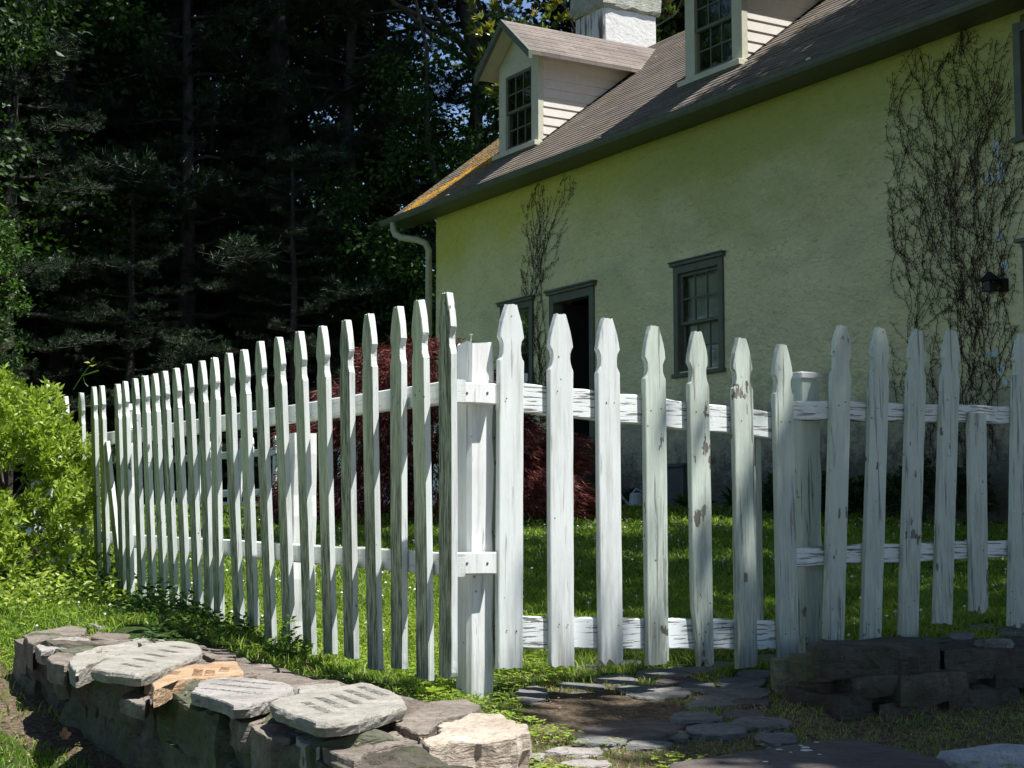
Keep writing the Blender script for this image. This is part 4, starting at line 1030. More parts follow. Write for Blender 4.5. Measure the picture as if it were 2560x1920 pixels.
def slab_thing(pts, z, th, seed, mat, label, group='carved stones lying on the wall', **kw):
    pw = flat(pts, z); c = np.mean(pw, 0); e = empty('inscribed_stone', (float(c[0]), float(c[1]), z-th), label, 'carved stone', group)
    link('slab', slab_mesh(pw, th, seed, MT[mat], **kw), e); return e
s1 = slab_thing(cB([(815,372),(832,350),(1110,270),(1500,213),(1700,168),(1790,184),(1930,238),(2050,290),(2112,345),(2112,385),(1900,455),(1650,533),(1450,560),(1280,560),(1060,482),(900,425)]), .150, .030, 201, 'st_grey', 'large grey carved slab nearest the corner post, inscribed with a garden verse', rough=.005)
inscribe(s1, POEM, cB([(1640,218)])[0], cB([(1880,302)])[0], cB([(1095,362)])[0], .1518, .038, MT['ink'])
s2 = slab_thing(cB([(62,262),(170,158),(330,127),(560,123),(700,138),(900,168),(1010,188),(1047,225),(1040,262),(900,304),(760,348),(620,385),(480,394),(340,338),(200,300)]), .144, .032, 202, 'st_pink', 'pinkish grey carved slab in the middle, between the orange stone and the large slab', rough=.006)
inscribe(s2, ['HE WHO PLANTS', 'A GARDEN PLANTS', 'HAPPINESS'], cB([(335,152)])[0], cB([(850,200)])[0], cB([(140,232)])[0], .1458, .036, MT['ink'])
s0 = slab_thing(cA([(905,668),(1000,606),(1300,478),(1480,436),(1640,402),(1800,404),(1960,438),(1992,480),(1975,545),(1780,612),(1560,692),(1365,736),(1200,714),(1040,702)]), .158, .034, 203, 'st_grey', 'pale carved slab farthest from the gate, left of the orange stone', rough=.005)
inscribe(s0, POEM, cA([(1650,452)])[0], cA([(1810,478)])[0], cA([(1165,628)])[0], .1598, .040, MT['ink'])
s3 = slab_thing(cD([(165,745),(400,615),(720,425),(1090,320),(1330,345),(1500,285),(1960,268),(2040,380),(2085,470),(2085,545),(1600,612),(1010,640),(620,700),(330,860),(215,900)]), .140, .045, 204, 'st_orange', 'orange brown carved stone tucked between the two grey slabs', rough=.006)
for tx, p0_, p1_ in (('ILLI', (700,560), (830,470)), ('SPANKY', (1240,585), (1300,375)), ('S BOY', (1500,580), (1550,400)), ('I DAY', (1790,505), (1870,370))):
    inscribe(s3, [tx], cD([p0_])[0], cD([p1_])[0], cD([p0_])[0], .1418, .045, MT['ink2'])
tag(link('chunk', rock_mesh((.055, .05, .045), 77, MT['st_orange'], amp=.1, box=.85), s3, Matrix.Translation(on_z(*cD([(780,720)])[0], .115))), None)
p = on_z(*cD([(110,830)])[0], .112); pb = link('pebble', rock_mesh((.022, .02, .04), 78, MT['st_orange'], amp=.1), None, Matrix.Translation(p)); tag(pb, 'small tan pebble wedged against the left tip of the orange stone', 'pebble')

# ---- right stone wall
rw = empty('stone_wall', (float(QO[0]), float(QO[1]), -.1), 'dark low fieldstone wall in shade in front of the right picket fence', 'wall')
QD = np.array([.20, .98, 0])
def qp(t, d, z): v = QO+RU*t+QD*d; v = v.copy(); v[2] = z; return v
for i, (t0, t1, d0, d1, z, th) in enumerate(((-.02, .50, -.01, .36, .185, .10), (.52, .98, -.02, .34, .155, .09), (.99, 1.6, -.01, .36, .15, .1), (1.62, 2.4, 0, .36, .15, .1), (.02, .7, .37, .62, .165, .06), (.72, 1.6, .35, .60, .15, .06))):
    poly = [qp(t0, d0+.02, z), qp((t0+t1)/2, d0, z-.004), qp(t1, d0+.01, z-.006), qp(t1+.01, (d0+d1)/2, z), qp(t1-.02, d1, z), qp((t0+t1)/2, d1+.02, z), qp(t0, d1-.01, z+.004), qp(t0-.03, (d0+d1)/2, z)]
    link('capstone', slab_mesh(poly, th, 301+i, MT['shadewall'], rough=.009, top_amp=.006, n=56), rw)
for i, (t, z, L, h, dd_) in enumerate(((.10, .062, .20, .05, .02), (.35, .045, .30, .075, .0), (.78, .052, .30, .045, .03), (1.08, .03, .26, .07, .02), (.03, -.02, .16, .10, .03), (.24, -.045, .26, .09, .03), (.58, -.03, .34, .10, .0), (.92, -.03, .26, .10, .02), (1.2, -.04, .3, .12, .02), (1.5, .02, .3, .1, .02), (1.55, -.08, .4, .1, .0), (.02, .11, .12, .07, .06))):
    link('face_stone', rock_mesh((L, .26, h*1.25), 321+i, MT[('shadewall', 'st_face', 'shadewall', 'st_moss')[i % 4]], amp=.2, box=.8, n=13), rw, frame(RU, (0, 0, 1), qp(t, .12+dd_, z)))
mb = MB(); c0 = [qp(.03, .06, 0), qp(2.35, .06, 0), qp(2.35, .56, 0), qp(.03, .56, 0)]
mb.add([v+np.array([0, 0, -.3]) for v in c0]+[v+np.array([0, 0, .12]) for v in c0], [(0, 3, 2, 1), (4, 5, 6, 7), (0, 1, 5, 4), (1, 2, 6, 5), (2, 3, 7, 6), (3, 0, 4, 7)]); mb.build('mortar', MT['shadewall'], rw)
# concrete footing at the latch post
c = on_z(1968, 1765, -.03); me = rock_mesh((.095, .10, .24), 340, MT['concrete'], amp=.08, box=.85); tag(link('concrete_footing', me, None, Matrix.Translation((c[0]+.01, c[1]+.06, .0))), 'mossy concrete footing below the latch side of the gate', 'footing')

# ---- flagstones of the path (cF: centre and size in photo pixels)
cF = crop((1160, 1400), 1.58); FLAGS = []
fl = [((270,525),62,24,'flag','bluish stone with leaf litter just right of the corner post'), ((600,470),80,20,'flag','sunlit stone under the third gate picket'), ((790,447),105,17,'flag','broad sunlit stone beneath the middle of the gate'), ((905,432),85,13,'flag','thin stone under the fifth gate picket'), ((770,522),118,25,'flag','long blue grey stone in the middle of the path'), ((1090,476),88,18,'flag','stone just left of the mossy footing'), ((1160,447),85,16,'flag','stone under the sixth and seventh gate pickets'), ((925,497),72,13,'flag','small stone behind the middle of the path'), ((1085,521),120,24,'flag','wide stone ending at the mossy footing'), ((968,566),95,12,'flag','thin stone below the wide one by the footing'), ((1205,383),60,12,'flag','small stone behind the latch picket'), ((1010,418),60,10,'flag','narrow stone behind the gate'), ((1000,665),105,22,'flag','stone in deep shade before the dark wall'), ((1160,640),110,18,'flag','stone at the foot of the dark wall'), ((838,690),58,17,'flag','small stone with a dead leaf near the front slab'), ((1235,700),75,20,'flag','stone beside the rear edge of the front slab'), ((435,752),105,13,'st_pink','sunlit stone right of the pale end block'), ((480,800),85,16,'st_pink','pale sunlit stone at the bottom edge beside the end block'), ((290,772),32,12,'st_grey','small white stone touching the pale end block')]
def gpt(px, py, off=.02):
    z = 0.
    for _ in range(12): q = on_z(px, py, z); z = .5*z+.5*(float(gz(q[0], q[1]))+off)
    return q
def flagstone(name, c, rx, ry, z, th, seed, mat, label, cat, group, sq=.35, top_amp=.003):
    r = random.Random(seed); pts = []
    for k in range(9):
        a = k*6.283/9+r.uniform(-.15, .15); m = 1/max(abs(math.cos(a)), abs(math.sin(a)))**sq*r.uniform(.84, 1.04); pts.append((c[0]+rx*m*math.cos(a), c[1]+ry*m*math.sin(a)*.95))
    pw = [gpt(p[0], p[1], max(z-float(gz(*on_z(c[0], c[1], z)[:2])), .008)) for p in pts]; FLAGS.append(np.array(pw)[:, :2])
    o = link(name, slab_mesh(pw, th, seed, MT[mat], rough=.008, top_amp=top_amp, n=44), None); cc_ = np.mean(pw, 0)
    for v in o.data.vertices: v.co -= Vector(cc_)
    o.matrix_basis = Matrix.Translation(cc_); return tag(o, label, cat, group)
for i, (c, rx, ry, m_, lb) in enumerate(fl):
    p = cF([c])[0]; z = -.0
    for _ in range(4): q = on_z(*p, z); z = gzb(q[0], q[1])+.010
    flagstone('stepping_stone', p, rx/1.35, ry/1.25, z, .022, 400+i, m_, lb, 'stepping stone', 'stepping stones on the path through the gate')
def poly_stone(name, pts, z, th, seed, mat, label, cat, **kw):
    pw = flat(pts, z); FLAGS.append(np.array(pw)[:, :2]); c = np.mean(pw, 0)
    o = link(name, slab_mesh(pw, th, seed, MT[mat], **kw), None)
    for v in o.data.vertices: v.co -= Vector(c)
    o.matrix_basis = Matrix.Translation(c); return tag(o, label, cat)
for i, (x, y, rx, ry, lb) in enumerate(((1475, 1668, 42, 9, 'small stone behind the second gate picket'), (1560, 1655, 60, 8, 'stone in the grass behind the third gate picket'), (1800, 1660, 45, 9, 'worn stone below the fifth gate picket'), (1700, 1702, 60, 10, 'worn stone in the middle of the gateway'), (1590, 1722, 55, 10, 'worn stone left of the long blue grey stone'), (1790, 1745, 60, 11, 'worn stone right of the long blue grey stone'), (1880, 1752, 55, 10, 'worn stone before the mossy footing'), (1450, 1715, 60, 11, 'worn stone between the bluish stone and the gateway'), (1740, 1790, 70, 13, 'worn stone right of the broad reddish slab'), (1860, 1782, 60, 12, 'worn stone in shade left of the dark wall'), (1500, 1850, 70, 12, 'worn stone in the grass below the broad reddish slab'), (1620, 1858, 60, 11, 'worn stone in the grass before the front slab'))):
    z = 0.
    for _ in range(4): q = on_z(x, y, z); z = gzb(q[0], q[1])+.010
    flagstone('stepping_stone', (x, y), rx, ry, z, .02, 470+i, 'slab' if i % 3 == 0 else 'flag', lb, 'stepping stone', 'stepping stones on the path through the gate')
poly_stone('flat_slab', cF([(215,590),(330,570),(560,563),(760,580),(880,600),(905,640),(800,690),(560,705),(330,700),(240,660)]), -.018, .05, 431, 'slab', 'broad dark reddish slab across the path behind the pale end block', 'stone slab', rough=.008, top_amp=.003)
big = poly_stone('step_slab', cF([(815,800),(1000,772),(1180,745),(1400,712),(1545,703),(1640,722),(1760,750),(1890,785),(1925,810),(1900,860),(1700,930),(1200,960),(900,930),(780,860)]), -.02, .07, 432, 'slab', 'large smooth dark slab at the bottom edge, marked with pale lichen spots', 'stone slab', rough=.005, top_amp=.0015)
mb = MB()
for (x, y, r0) in ((1243,749,.010),(1347,741,.012),(1352,752,.017),(1393,720,.006),(1190,797,.008),(1290,760,.005),(1331,733,.006),(1405,768,.005)):
    p = on_z(*cF([(x, y)])[0], -.0185); n_ = 10; vs = [(p[0]+r0*math.cos(k*.628)*random.uniform(.7, 1.2), p[1]+r0*math.sin(k*.628)*random.uniform(.7, 1.2), p[2]) for k in range(n_)]
    m1 = MB(); m1.add([(a, b, c_+.0012) for a, b, c_ in vs]+vs, [tuple(range(n_))]+[(k, n_+k, n_+(k+1) % n_, (k+1) % n_) for k in range(n_)]); m1.build('lichen_spot', MT['clover'], big)
p = on_z(2470, 1880, -.05); wr = link('rock', rock_mesh((.30, .16, .09), 433, MT['whiterock'], amp=.12, box=.45, n=15), None, Matrix.Translation((p[0]+.02, p[1]+.02, -.092)) @ Matrix.Rotation(.15, 4, 'Z')); tag(wr, 'whitish grey rock in the grass at the bottom right corner', 'rock')
FLAGS.append(np.array([[p[0]-.14, p[1]-.04], [p[0]+.14, p[1]-.04], [p[0]+.14, p[1]+.14], [p[0]-.14, p[1]+.14]]))
for i, (x, y, rx, ry, lb) in enumerate(((2455,1566,42,9,'flat bluish stone behind the dark wall under the broken picket'), (2530,1575,40,9,'flat bluish stone behind the dark wall at the right edge'), (2400,1588,34,8,'small bluish stone on the dark wall below the fourth right picket'), (2490,1600,50,6,'thin tan stone on top of the dark wall'))):
    q = on_z(x, y, .17); flagstone('patio_stone', (x, y), rx, ry, .165+.004*i, .04, 440+i, 'flag', lb, 'flat stone', 'flat stones behind the dark wall')

# small things on the ground
def leaf_thing(name, c, size, rz, tilt, mat, label, lobes=True, seed=0):
    r = random.Random(seed); pts = []
    for k in range(22):
        a = k*6.283/22; m = (.75+.25*math.cos(a))*(1+.16*math.cos(5*a)*lobes)*r.uniform(.93, 1.07); x, y = size*m*math.cos(a), size*.58*m*math.sin(a)
        pts.append((x, y, .25*abs(y)+.25*x*x/size))
    mb = MB(); mb.add(pts+[(0, 0, .0)]+[(a, b, c_-.0012) for a, b, c_ in pts]+[(0, 0, -.0012)], [(k, (k+1) % 22, 22) for k in range(22)]+[(23+(k+1) % 22, 23+k, 45) for k in range(22)]+[(k, 23+k, 23+(k+1) % 22, (k+1) % 22) for k in range(22)])
    o = mb.build(name, mat, None, Matrix.Translation(c) @ Matrix.Rotation(rz, 4, 'Z') @ Matrix.Rotation(tilt, 4, 'Y')); return tag(o, label, 'leaf', 'fallen leaves')
leaf_thing('fallen_leaf', gpt(163, 1842, .05), .034, 1.9, -.5, MT['deadleaf'], 'large orange brown dead leaf curled on the soil below the stone wall', seed=1)
leaf_thing('fallen_leaf', gpt(205, 1868, .03), .045, .4, .2, M_plain('brown_leaf', (.10, .06, .035), .9, .4, 20), 'dark brown dead leaf in the wall shadow beside the orange leaf', seed=2)
leaf_thing('fallen_leaf', gpt(1361, 1712, .03), .022, .3, .4, MT['deadleaf'], 'small reddish dead leaf right of the corner post foot', seed=3)
leaf_thing('fallen_leaf', gpt(1294, 1757, .03), .014, .9, .3, MT['deadleaf'], 'small tan dead leaf lying left of the broad reddish slab', False, seed=4)
leaf_thing('fallen_leaf', gpt(1697, 1830, .03), .014, .2, .3, MT['deadleaf'], 'dead leaf on the small stone near the front slab', False, seed=5)
# watering can by the cellar hatch
wc = HM @ Vector((5.95, -.55, 0)); can = empty('watering_can', tuple(wc), 'pale plastic watering can standing by the cellar hatch', 'watering can')
mb = MB(); mb.tube([(0, 0, .0), (0, 0, .02), (0, 0, .17), (0, 0, .2)], [.085, .09, .075, .06], 14); mb.build('body', MT['plastic'], can, local=True)
mb = MB(); mb.tube([(-.07, -.02, .05), (-.14, -.04, .12), (-.20, -.06, .22)], [.022, .014, .012], 8); mb.tube([(-.20, -.06, .22), (-.215, -.065, .235)], [.012, .03], 10); mb.build('spout', MT['plastic'], can, local=True)
mb = MB(); mb.tube([(.06, .02, .04), (.12, .03, .10), (.10, .03, .20), (.0, 0, .25), (-.04, 0, .2)], .009, 7); mb.build('handle', MT['plastic'], can, local=True)

# ------------------------------------------------------------------ vines on the wall (dry creeper stems)
def vine(par_label, base, xr, ztop, n, seed, width, tw):
    r = random.Random(seed); mb = MB()
    def ribbon(pts, w0, w1):
        n_ = len(pts)
        for i in range(n_-1):
            (x0, z0), (x1, z1) = pts[i], pts[i+1]; dx, dz = x1-x0, z1-z0; L = math.hypot(dx, dz)+1e-6; a, b = -dz/L, dx/L
            wa = (w0+(w1-w0)*i/n_)/2; wb = (w0+(w1-w0)*(i+1)/n_)/2; y = -.018-(.008 if wa > .006 else .003)
            mb.add([(x0-a*wa, -.015, z0-b*wa), (x0, y, z0), (x0+a*wa, -.015, z0+b*wa), (x1-a*wb, -.015, z1-b*wb), (x1, y, z1), (x1+a*wb, -.015, z1+b*wb)], [(0, 1, 4, 3), (1, 2, 5, 4)])
    def grow(x, z, ang, L, w, depth):
        pts = [(x, z)]; s_ = .035; m = int(L/s_); home = ang
        for i in range(m):
            ang += r.gauss(0, .19)+(home-ang)*.16; x += s_*math.sin(ang); z += s_*math.cos(ang)
            if z > ztop+.1*math.sin(x*9) or x < xr[0] or x > xr[1]: break
            if any(a < x < b and c < z < d for a, b, c, d in ((3.16, 4.36, 0, 3.), (11.16, 12.3, 0, 2.42), (11.18, 12.3, 3.2, 4.6))): break
            pts.append((x, z))
            if depth < 2 and r.random() < tw*(.10 if depth == 0 else .05): grow(x, z, ang+r.choice((-1, 1))*r.uniform(.35, .9), L*r.uniform(.2, .6), w*.65, depth+1)
            if r.random() < .75: # short clinging rootlets, broken tips
                a2 = ang+r.choice((-1, 1))*r.uniform(.6, 1.5); l2 = r.uniform(.012, .055); ribbon([(x, z), (x+l2*.5*math.sin(a2), z+l2*.5*math.cos(a2)), (x+l2*math.sin(a2+.4), z+l2*math.cos(a2+.4))], w*.6+.002, .002)
        # stems are partly missing: draw in dashes
        i = 0
        while i < len(pts)-1:
            k = r.randint(3, 14); 
            if len(pts[i:i+k+1]) > 1: ribbon(pts[i:i+k+1], w*(1-.6*i/len(pts)), w*(1-.6*min(i+k, len(pts))/len(pts)))
            i += k+(r.randint(1, 2) if depth or r.random() < .5 else 0)
    for i in range(n):
        x = r.uniform(*base); fr_ = (x-(base[0]+base[1])/2)/max(.01, (base[1]-base[0])/2)
        grow(x, (r.uniform(0.2, .9) if r.random() < .55 else r.uniform(1, 3)) if n > 15 else 1.2, fr_*width+r.gauss(0, .05), r.uniform(2.2, 4.4), r.uniform(.003, .0075), 0)
    return mb
o = vine('', (3.0, 3.14), (2.5, 4.15), 4.36, 13, 5, .15, 1.0).build('creeper_vine', MT['vine'], None, HM); tag(o, 'bare dry creeper fanning up the wall between the left window and open door', 'vine', 'dry creepers on the house wall')
o = vine('', (9.9, 11.1), (9.55, 13.2), 4.40, 23, 9, .07, .8).build('creeper_vine', MT['vine'], None, HM); tag(o, 'dense web of bare dry creeper stems around the wall lantern', 'vine', 'dry creepers on the house wall')

# ------------------------------------------------------------------ azalea
def bush(name, c, rad, nst, nros, seed, mat, leaf, label, cat, zsq=1., twig='bark2', per=9, noise_amp=.22, gap=-.33):
    random.seed(seed); e = empty(name, c, label, cat); st = MB(); C_ = []; D_ = []
    for i in range(nst):
        a = random.uniform(0, 6.283); el = random.uniform(.1, 1.45); q = (rad[0]*.8*math.cos(a)*math.cos(el), rad[1]*.8*math.sin(a)*math.cos(el), rad[2]*.9*math.sin(el)+.05); limb(st, (random.uniform(-.1, .1), random.uniform(-.1, .1), 0), q, .012, .003, 5, 5, .12)
    st.build('stems', MT[twig], e, local=True)
    while len(C_) < nros:
        v = np.array([random.gauss(0, 1) for _ in range(3)]); v /= np.linalg.norm(v); v[2] = v[2] if v[2] > -.35 else -v[2]
        k = (1-random.random()**2*.35)*(1+noise_amp*mn.noise(Vector(v)*2.6+Vector((seed, 0, 0)))+.10*mn.noise(Vector(v)*7))
        p = np.sign(v)*np.abs(v)**.82*np.array(rad)*k; p[2] = max(p[2], .02)
        if mn.noise(Vector(p)*3.2+Vector((0, seed, 0))) < gap: continue
        C_.append(p); D_.append(v*.7+np.array([0, 0, .5])+np.array([random.gauss(0, .25) for _ in range(3)]))
    C_ = np.array(C_); D_ = norm(np.array(D_)); n = len(C_)
    c2 = np.repeat(C_, per, 0); d2 = norm(np.repeat(D_, per, 0)*.75+rand_unit(n*per)*.9); c2 = c2-np.repeat(D_, per, 0)*rng.uniform(0, leaf*1.2, (n*per, 1))
    V, F = leaves(c2, d2, leaf*rng.uniform(.6, 1.25, len(c2)), leaf*.36)
    tone = np.repeat(rng.random(n)*.45, per)+rng.random(len(c2))*.55
    o = link('foliage', np_mesh('foliage', V, F, MT[mat], {'rnd': np.repeat(tone, 5)}), e, local=True); return e
bush('azalea_bush', (-3.02, 8.75, .05), (.76, .9, 1.50), 60, 4600, 12, 'leaf_az', .046, 'bright yellow green azalea bush at the left edge overlapping the picket fence', 'bush', gap=-.10, per=11)
# low weeds at the foot of the bush and behind the wall
def weeds(name, c, n, rad, h, leaf, mat, seed, label):
    random.seed(seed); V_ = []; e = empty(name, c, label, 'weed'); cc = []; dd_ = []; st = MB()
    for i in range(n):
        a = random.uniform(0, 6.283); r0 = random.random()**.6; x, y = rad[0]*r0*math.cos(a), rad[1]*r0*math.sin(a); z0 = float(gz(c[0]+x, c[1]+y))-c[2]; hh = h*random.uniform(.4, 1)*(1.1-r0*.6); lx, ly = random.gauss(0, .25)*hh, random.gauss(0, .25)*hh
        st.add([(x-.0015, y, z0), (x+.0015, y, z0), (x+lx, y+ly, z0+hh)], [(0, 1, 2)])
        for k in range(8):
            t = (k+1)/8; cc.append((x+lx*t, y+ly*t, z0+hh*t)); q = a+k*2.4; dd_.append((math.cos(q), math.sin(q), .35))
    so_ = st.build('stems', MT['leaf_mid'], e, local=True); so_['kind'] = 'stuff'
    cc = np.array(cc); V, F = leaves(cc, norm(np.array(dd_)), leaf*rng.uniform(.6, 1.3, len(cc)), leaf*.38); link('foliage', np_mesh('foliage', V, F, MT[mat], {'rnd': np.repeat(rng.random(len(cc)), 5)}), e, local=True)
p = gpt(500, 1580); weeds('weed_clump', tuple(p-np.array([0, -.1, .02])), 60, (.26, .4), .13, .035, 'leaf_mid', 21, 'dark green leafy weeds growing behind the middle of the stone wall')
p = gpt(395, 1530); weeds('weed_clump', tuple(p-np.array([0, -.1, .02])), 90, (.25, .4), .16, .04, 'leaf_mid', 22, 'tall leafy weeds at the far end of the stone wall against the fence')
p = gpt(250, 1470); weeds('weed_clump', tuple(p-np.array([0, 0, .02])), 110, (.35, .6), .22, .04, 'leaf_mid', 23, 'mixed weeds between the azalea bush and the picket fence')
p = gpt(90, 1500); weeds('weed_clump', tuple(p-np.array([0, 0, .02])), 170, (.5, .4), .22, .04, 'leaf_az', 24, 'yellow green weeds under the azalea bush')
p = gpt(725, 1640); weeds('weed_clump', tuple(p-np.array([0, 0, .02])), 26, (.08, .08), .16, .03, 'weed', 25, 'small leafy weed climbing the foot of the long pickets')
p = gpt(1075, 1755, 0); e = empty('weed_clump', tuple(p), 'palmate light green seedling at the foot of the corner post beside the carved slab', 'weed')
n = 10; a = np.linspace(0, 6.283, n, endpoint=False); V, F = leaves(np.zeros((n, 3))+np.array([0, 0, .03]), norm(np.stack([np.cos(a), np.sin(a), np.full(n, .35)], 1)), .055, .016); link('foliage', np_mesh('foliage', V, F, MT['leaf_az'], {'rnd': np.full(n*5, .6)}), e, local=True)
mb = MB(); mb.tube([(0, 0, -.02), (0, 0, .03)], .0015, 5); mb.build('stems', MT['leaf_mid'], e, local=True)
# vine sprig above the bush
b0 = on_plane(190, 945, (0, 8.7, 0), (0, 1, 0)); e = empty('vine_sprig', tuple(b0), 'thin vine shoot with three leaves sticking up above the first far pickets', 'vine')
def rel(px, py): return Vector(on_plane(px, py, (0, 8.7, 0), (0, 1, 0))-b0)
mb = MB(); mb.tube([rel(183, 975), rel(205, 940), rel(222, 918)], .003, 5); mb.tube([rel(205, 940), rel(246, 927)], [.003, .006], 5); mb.tube([rel(207, 938), rel(212, 958), rel(220, 966)], .0018, 4); mb.build('stems', MT['leaf_az'], e, local=True)
lc = np.array([rel(226, 908), rel(222, 914), rel(228, 903)]); V, F = leaves(lc, norm(np.array([[-1, 0, .25], [1, .1, .05], [.5, 0, .9]])), np.array([.038, .045, .03]), np.array([.02, .022, .015])); link('foliage', np_mesh('foliage', V, F, MT['leaf_az'], {'rnd': np.full(15, .65)}), e, local=True)

# hostas and dark shrubs along the foot of the house
def hosta(s, y, sc, lab, mat='leaf_mid'):
    c = HM @ Vector((s, y, 0)); e = empty('hosta', tuple(c), lab, 'plant', 'plants along the foot of the house'); n = 34; a = rng.uniform(0, 6.283, n); el = rng.uniform(.2, .9, n)
    d = norm(np.stack([np.cos(a), np.sin(a), el], 1)); V, F = leaves(np.zeros((n, 3)), d, rng.uniform(.2, .34, n)*sc, .12*sc, .35); link('foliage', np_mesh('foliage', V, F, MT[mat], {'rnd': np.repeat(rng.random(n), 5)}), e, local=True)
for s, y, sc, lb in ((4.9, -.55, .9, 'hosta right of the door stoop'), (5.35, -.5, .8, 'hosta between the stoop and the cellar hatch'), (6.9, -.45, .9, 'dark leaf plant right of the cellar hatch'), (7.9, -.5, 1., 'leafy plant under the wall left of the latch post')): hosta(s, y, sc, lb)
for s, y, rr, sd, lb in ((8.7, -.45, .35, 3, 'dark shrub at the wall behind the latch post'), (5.05, -.25, .3, 4, 'dark shrub beside the door stoop'), (10.6, -.5, .4, 6, 'dark shrub at the wall behind the broken picket'), (9.7, -.4, .28, 8, 'low dark shrub behind the second right picket')):
    c = HM @ Vector((s, y, -.02)); bush('low_shrub', tuple(c), (rr*1.2, rr, rr*1.1), 14, 260, sd, 'leaf_dark', .07, lb, 'shrub')

# ------------------------------------------------------------------ laceleaf red maple
random.seed(33); mc = np.array([-.98, 15.2, float(gz(-.98, 15.2))]); e = empty('red_maple', tuple(mc), 'low weeping laceleaf maple with dark red foliage behind the long picket fence', 'tree')
tr = MB(); tips = []
for i in range(16):
    a = i*.39+random.uniform(-.2, .2); r0 = random.uniform(.5, 1.25); q1 = (r0*.5*math.cos(a), r0*.5*math.sin(a), random.uniform(.9, 1.35)); q2 = (r0*math.cos(a), r0*math.sin(a), random.uniform(.5, .9)); limb(tr, (0, 0, .0), q1, .045, .02, 6, 5, .12); limb(tr, q1, q2, .02, .006, 5, 4, .1)
tr.build('trunk', MT['bark'], e, local=True)
n = 3300; C_ = []; D_ = []
while len(C_) < n:
    v = np.array([random.gauss(0, 1) for _ in range(3)]); v /= np.linalg.norm(v); v[2] = abs(v[2])
    az = math.atan2(v[1], v[0]); lob = 1+.10*mn.noise(Vector((math.cos(az)*2, math.sin(az)*2, v[2]*5)))+.07*math.sin(v[2]*16+mn.noise(Vector(v)*2)*3)
    hx = 1.22 if v[0] < 0 else 1.72; p = v*np.array([hx, 1.35, 1.60 if v[0] < .25 else 1.60-.45*min(1, (v[0]-.25)*1.6)])*lob*(1-random.random()**2*.3); p[2] = p[2]+.04
    if mn.noise(Vector(p)*2.6+Vector((7, 0, 0))) < -.16: continue
    C_.append(p); D_.append([v[0]*.9, v[1]*.9, -.55+.5*v[2]])
C_ = np.array(C_); D_ = norm(np.array(D_)); per = 22
c2 = np.repeat(C_, per, 0)+rng.normal(size=(n*per, 3))*np.array([.07, .07, .025]); d2 = norm(np.repeat(D_, per, 0)+rng.normal(size=(n*per, 3))*.32)
V, F = tris(c2, d2, rng.uniform(.05, .10, len(c2)), .012); link('crown', np_mesh('crown', V, F, MT['leaf_red'], {'rnd': np.repeat(np.repeat(rng.random(n)*.5, per)+rng.random(len(c2))*.5, 3)}), e, local=True)

# ------------------------------------------------------------------ pines
def pine_meshes(seed, H=20, zlow=1.0, spread=5.5, nb=58, tufts=11000):
    random.seed(seed); mb = MB(); tp = limb(mb, (0, 0, -.5), (.3, .2, H), .33, .05, 12, 12, .004); cc = []; dd_ = []
    for i in range(nb):
        t = (i+random.random())/nb; z = zlow+(H-zlow)*t**.9; a = i*2.399+random.uniform(-.3, .3); L = spread*(1-.72*t)*random.uniform(.7, 1.1)
        droop = random.uniform(-.18, .12)+.25*t
        q = (L*math.cos(a), L*math.sin(a), z+L*droop); lp = limb(mb, (.3*t, .2*t, z), q, .085*(1-t)+.02, .012, 6, 7, .05)
        m = int(26*(L/spread)+6)
        for k in range(m):
            s_ = .22+.78*(k+.5)/m; j = min(6, int(s_*7)); b = lp[j].lerp(lp[min(7, j+1)], s_*7-j); sd_ = random.choice((-1, 1)); aa = a+sd_*random.uniform(.5, 1.25); l2 = random.uniform(.5, 1.35)*(1.15-s_*.55)*L/spread**.9*1.0
            e_ = b+Vector((math.cos(aa)*l2, math.sin(aa)*l2, random.uniform(-.02, .22)*l2))
            mb.tube([b, e_], [.012, .004], 4, False)
            for w_ in range(max(3, int(l2*9))):
                f_ = (w_+random.random())/max(3, int(l2*9)); p = b.lerp(e_, f_); p = p+Vector((random.gauss(0, .09), random.gauss(0, .09), random.gauss(.02, .05))); cc.append(p); dd_.append((e_-b).normalized()*.6+Vector((random.gauss(0, .4), random.gauss(0, .4), .55)))
    cc = np.array([tuple(v) for v in cc]); dd_ = norm(np.array([tuple(v) for v in dd_])); n = len(cc); per = 26
    c2 = np.repeat(cc, per, 0)+rng.normal(size=(n*per, 3))*.03; d2 = norm(np.repeat(dd_, per, 0)+rng.normal(size=(n*per, 3))*.55)
    V, F = tris(c2, d2, rng.uniform(.10, .18, n*per), .012)
    tone = np.repeat(rng.random(n)*.6, per)+rng.random(n*per)*.4
    return mb.mesh('pine_trunk', MT['bark'], True), np_mesh('pine_crown', V, F, MT['needle'], {'rnd': np.repeat(tone, 3)})
PA = pine_meshes(5); PB = pine_meshes(8, H=17, spread=4.6)
woods = 'trees standing behind the lawn'
def gp(x, y): return (x, y, float(gz(x, y))-.1)
put_tree('pine_tree', PA, gp(-5.15, 34.0), .4, 1.08, 'big dark pine with a thick forked trunk left of the house roof', 'tree', woods)
put_tree('pine_tree', PB, gp(-2.8, 35.5), 2.1, 1.0, 'pine with long boughs reaching toward the left dormer', 'tree', woods)
put_tree('pine_tree', PB, gp(-9.3, 33.0), 4.0, .95, 'dark pine with drooping boughs above the middle of the long fence', 'tree', woods)
put_tree('pine_tree', PA, gp(-11.6, 37.0), 5.2, 1.0, 'dark pine deeper in the woods at upper left', 'tree', woods)
put_tree('pine_tree', PB, gp(-7.4, 30.8), 1.2, .42, 'young pine with pale needle tips standing low before the big pine', 'tree', woods)
put_tree('pine_tree', PB, gp(-4.2, 31.0), 3.2, .42, 'young pine standing behind the corner of the house', 'tree', woods)
